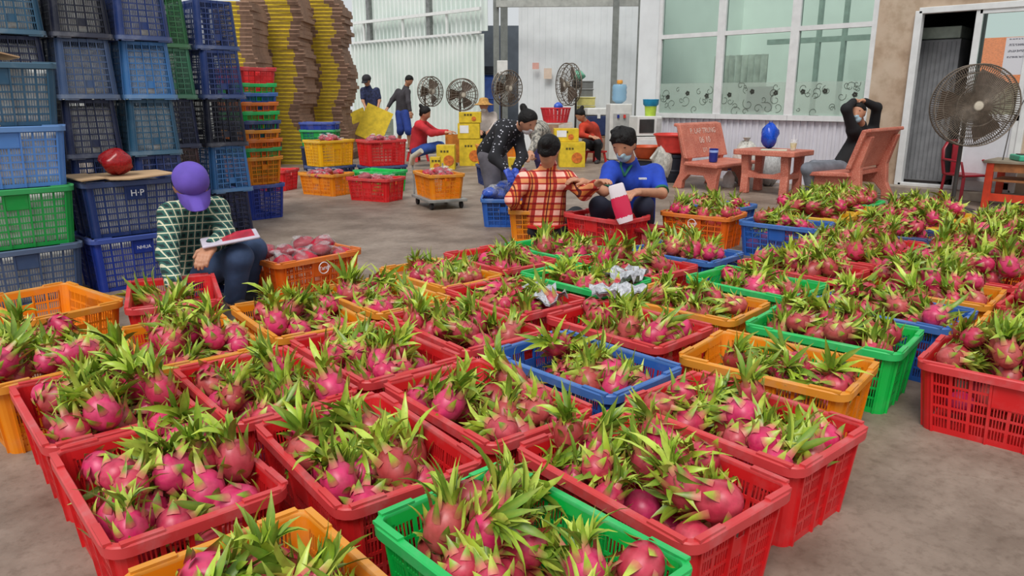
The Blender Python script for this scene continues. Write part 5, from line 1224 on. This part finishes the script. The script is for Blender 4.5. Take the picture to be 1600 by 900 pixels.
# ------------------------------------------------------------------ yellow cartons and the packing corner
prt = M('carton_print', (224, 120, 40), .7, .3, 20); dkp = M('carton_dark_print', (96, 84, 30), .8)
def carton(label, u, v, D, w_, d_, h_, z0=0.0, c=None, rot=-45, spot=True, opened=False, patch=False):
    x, y, _ = up(u, v, D); t = thing('carton', label, 'carton', (x, y, z0), R(rot)); cmx = c or yel
    if opened:
        mb = MB(); 
        for sx in (-1, 1): mb.box((sx * (w_ / 2 - .004), 0, h_ / 2), (.008, d_, h_)); mb.box((0, sx * (d_ / 2 - .004), h_ / 2), (w_ - .016, .008, h_))
        mb.box((0, 0, .005), (w_ - .02, d_ - .02, .01)); mb.obj('body', cmx, t)
        for sx in (-1, 1): MB().beam((sx * w_ / 2, 0, h_), (sx * (w_ / 2 + .10), 0, h_ + .03), d_, .006, 0, (0, 0, 1)).obj('flap', cmx, t)
    else:
        MB().box((0, 0, h_ / 2), (w_, d_, h_)).obj('body', cmx, t, bevel=.004); MB().box((0, 0, h_ + .002), (w_ - .006, .05, .004)).obj('tape', M('tape', (206, 180, 120), .4), t)
    if spot:
        MB().lathe([(0, 0), (h_ * .22, 0), (h_ * .22, .003), (0, .003)], 16).obj('fruit_print', prt, t).matrix_local = Matrix.Translation((w_ * .18, -d_ / 2 - .004, h_ * .38)) @ Matrix.Rotation(math.pi / 2, 4, 'X')
        for k in range(3): MB().box((-w_ * .22 + k * .05, -d_ / 2 - .001, h_ * .75), (.035, .004, .035)).obj('printed_mark', dkp, t)
    if patch: MB().box((-w_ * .2, -d_ / 2 - .002, h_ * .62), (w_ * .4, .005, h_ * .5)).obj('white_patch', white_print, t)
    return t
carton('yellow carton at the red-sweater woman\'s knees', 697, 230, 12.7, .30, .3, .40)
carton('top yellow carton of the pile behind the bending woman', 735, 190, 13.4, .38, .32, .18, .74); carton('yellow carton with white patch in the pile behind the bending woman', 733, 205, 13.4, .38, .32, .26, .47, patch=True, spot=False)
carton('bottom yellow carton of the pile behind the bending woman', 736, 220, 13.4, .40, .32, .46, 0)
carton('open orange-brown carton beside the red-sweater woman\'s hands', 712, 212, 14.1, .36, .3, .5, 0, M('carton_orange', (206, 124, 40), .75, .25), opened=True, spot=False)
carton('small yellow carton under the red-sweater woman\'s knee', 680, 240, 12.2, .16, .16, .24)
carton('lower yellow carton beside the hunched worker', 893, 240, 13.2, .44, .4, .42, 0); carton('upper yellow carton with white patch beside the hunched worker', 884, 215, 13.3, .42, .38, .22, .424, patch=True)
carton('brown carton lying open toward the viewer', 857, 205, 13.75, .34, .34, .26, .43, M('carton_brown'), spot=False, opened=True); carton('brown carton under the open one', 855, 225, 13.75, .4, .4, .42, 0, M('carton_brown'), spot=False)
carton('white-sided carton under the red basket', 868, 200, 14.5, .62, .4, .70, 0, M('carton_white', (214, 206, 196), .7), spot=False)
carton('yellow carton right of the bending woman\'s arm', 806, 235, 9.8, .2, .2, .42, .0)
x, y, _ = up(868, 188, 14.5)
t = thing('plastic_basket', 'red slatted basket on the cartons by the panel wall', 'basket', (x, y, .706), R(-40)); bw = M('basket_red', (216, 52, 60), .45, .15)
for k in range(22):
    a = 2 * math.pi * k / 22; MB().beam((.22 * math.cos(a), .16 * math.sin(a), 0), (.28 * math.cos(a), .2 * math.sin(a), .26), .045, .008, 0, (math.cos(a), math.sin(a), 0)).obj('slat', bw, t)
MB().torus((0, 0, .26), .28, .014, 28, 6, sx=1, sy=.72).obj('rim', bw, t, 60); MB().torus((0, 0, .13), .25, .008, 28, 6, sx=1, sy=.72).obj('hoop', bw, t, 60); MB().lathe([(0, 0), (.23, 0), (.23, .012), (0, .012)], 24, sx=1, sy=.72).obj('bottom', bw, t)
o = place('blue_bundle', BLOB[4]); o.scale = (.09, .08, .07); o.location = (x + .05, y - .02, 1.0); shared(o, bluebag); tag(o, 'small blue bundle in the red slatted basket', 'bundle')
# panels leaning by the towers
for (u, v, D, w_, h_, rot, tl, c, lab) in ((556, 175, 16.4, .5, .62, -60, .35, yel, 'yellow printed carton panel leaning beside the towers, left'), (584, 182, 15.5, .55, .72, -30, .35, yel, 'yellow printed carton panel leaning beside the towers, right'), (566, 196, 15.9, .6, .42, -45, .5, M('carton_brown'), 'brown carton board leaning between the yellow panels')):
    x, y, z = up(u, v, D); t = thing('leaning_carton', lab, 'carton', (x, y, .0), R(rot)); mb = MB(); mb.box((0, 0, 0), (w_, .03, h_), rot=(0, .45 if rot == -30 else -.4, 0)); mb.v = [(a, b_ * math.cos(tl) + c_ * math.sin(tl), -b_ * math.sin(tl) + c_ * math.cos(tl) + h_ * math.cos(tl) / 2 + .3) for a, b_, c_ in mb.v]
    mb.obj('board', c, t); MB().box((0, .0, .15), (w_ * .8, .25, .30)).obj('support_carton', M('carton_brown'), t)
    if c is yel: MB().lathe([(0, 0), (.09, 0), (.09, .004), (0, .004)], 14).obj('fruit_print', prt, t).matrix_local = Matrix.Translation((.08, -.02, h_ * .42 + .3)) @ Matrix.Rotation(math.pi / 2 - tl, 4, 'X')
x, y, _ = up(602, 205, 18.3)
t = thing('grey_cabinet', 'low grey-green cabinet between the two standing men', 'cabinet', (x, y, 0), R(-45)); MB().box((0, 0, .33), (.34, .4, .66)).obj('body', M('sage', (168, 176, 160), .6), t, bevel=.01); MB().box((0, -.203, .48), (.3, .01, .26)).obj('drawer', M('sage2', (158, 166, 150), .6), t); MB().box((0, -.203, .18), (.3, .01, .28)).obj('drawer', M('sage2'), t)
t = thing('plastic_drum', 'blue drum in the gap beside the corrugated wall', 'drum', up(762, 190, 19.5)[:2] + (0,)); MB().lathe([(.3, 0), (.32, .03), (.32, .5), (.34, .52), (.32, .55), (.32, 1.1), (.34, 1.12), (.32, 1.15), (.31, 1.6), (.2, 1.7), (0, 1.7)], 24).obj('drum_body', M('drum_blue', (60, 92, 170), .5), t, 40); MB().lathe([(.32, 1.72), (.32, 1.9), (0, 1.9)], 20).obj('lid', M('barrel_dark'), t, 40)
# held bags
x, y, z = up(970, 318, 5.62)
t = thing('printed_bag', 'red and white printed fruit bag held by the man in blue', 'bag', (x, y, z), R(140))
bagp, nt, b = newmat('printed_bag_film'); co = nt.new('ShaderNodeTexCoord').outputs['Generated']; se = nt.new('ShaderNodeSeparateXYZ'); nt.l.new(co, se.inputs[0])
nt.put(b.inputs['Base Color'], nt.ramp(nt.math('ADD', se.outputs[2], nt.math('MULTIPLY', nt.noise(co, 6, 2), .1)), [(0, (*lin((226, 206, 212)), 1)), (.2, (*lin((206, 36, 76)), 1)), (.72, (*lin((222, 210, 216)), 1))], True)); b.inputs['Roughness'].default_value = .25
t.rotation_euler = (.15, .28, R(140)); mb = MB(); mb.lathe([(.0, -.15), (.055, -.148), (.066, -.1), (.07, .0), (.062, .08), (.06, .14), (.05, .15), (0, .145)], 14, sy=.32); mb.obj('film', bagp, t, 60); MB().box((.0, -.0235, .0), (.05, .004, .04)).obj('printed_emblem', white_print, t)
x, y, z = up(352, 390, 4.02)
t = thing('printed_bag', 'red and white printed bag on the purple-capped woman\'s lap', 'bag', (x, y, z + .06), R(-20)); mb = MB(); mb.box((.03, 0, 0), (.30, .17, .016), rot=(.1, -.12, 0)); mb.obj('film', M('white_bag', (216, 206, 222), .35, .1, 8), t, bevel=.012)
mb = MB(); mb.box((.07, .01, .012), (.17, .14, .01), rot=(.1, -.12, 0)); mb.obj('red_print', redprint, t, bevel=.004)
bag(*up(903, 284, 6.1)[:2], up(903, 284, 6.1)[2] - .08, .07, 'pink-tinted clear bag passed between the plaid-shirt woman and the man', None, M('pink_film', (216, 150, 168), .3, .2))
# office interior seen through the glass
for (y_, lab) in ((5.35, 'left'), (4.95, 'middle'), (4.15, 'right')): struct('trim_8', MB().box((12.2, y_, 1.6), (.08, .06, 3.2)), M('partition_grey', (150, 166, 158), .5), 'grey partition post inside the office, %s one' % lab)
struct('trim_9', MB().box((12.2, 4.9, 2.05), (.07, 2.6, .08)), M('partition_grey'), 'grey partition rail inside the office')
cu = MB()
V = []; n = 48
for i in range(n + 1): V += [(11.9 + .05 * math.sin(i * 1.1), 7.0 - i * .02, .0), (11.9 + .05 * math.sin(i * 1.1), 7.0 - i * .02, 1.85)]
cu.add(V, [(2 * i, 2 * i + 2, 2 * i + 3, 2 * i + 1) for i in range(n)]); cu.add([(a + .01, b_, c) for a, b_, c in V], [(2 * i + 1, 2 * i + 3, 2 * i + 2, 2 * i) for i in range(n)])
tag(cu.obj('pleated_screen', M('silver_screen', (214, 218, 210), .3, .2, 5, .25), None, 60), 'silvery pleated screen inside the office, left bay', 'screen')
t = thing('monitor', 'dark flat monitor standing behind the frosted office window', 'monitor', (WX + .12, 5.28, .93)); MB().box((0, 0, .22), (.03, .40, .34)).obj('screen_back', M('monitor_black', (44, 52, 62), .5), t, bevel=.006); MB().box((0, 0, .03), (.03, .06, .06)).obj('neck', M('monitor_black'), t); MB().box((0, 0, .005), (.14, .2, .01)).obj('foot', M('monitor_black'), t)
struct('trim_10', MB().box((WX + .16, 5.33, .915), (.24, 3.1, .03)), white_al, 'white window board inside the office windows')
# wall closing the hall at the far left
w = MB(); w.box((6.2, 19.4, 1.35), (12.4, .1, 2.7)); struct('wall_left', w, M('far_white_wall', (228, 232, 230), .6, .06, 2), 'low white sheet wall closing the hall at the far left')

flush_stuff()
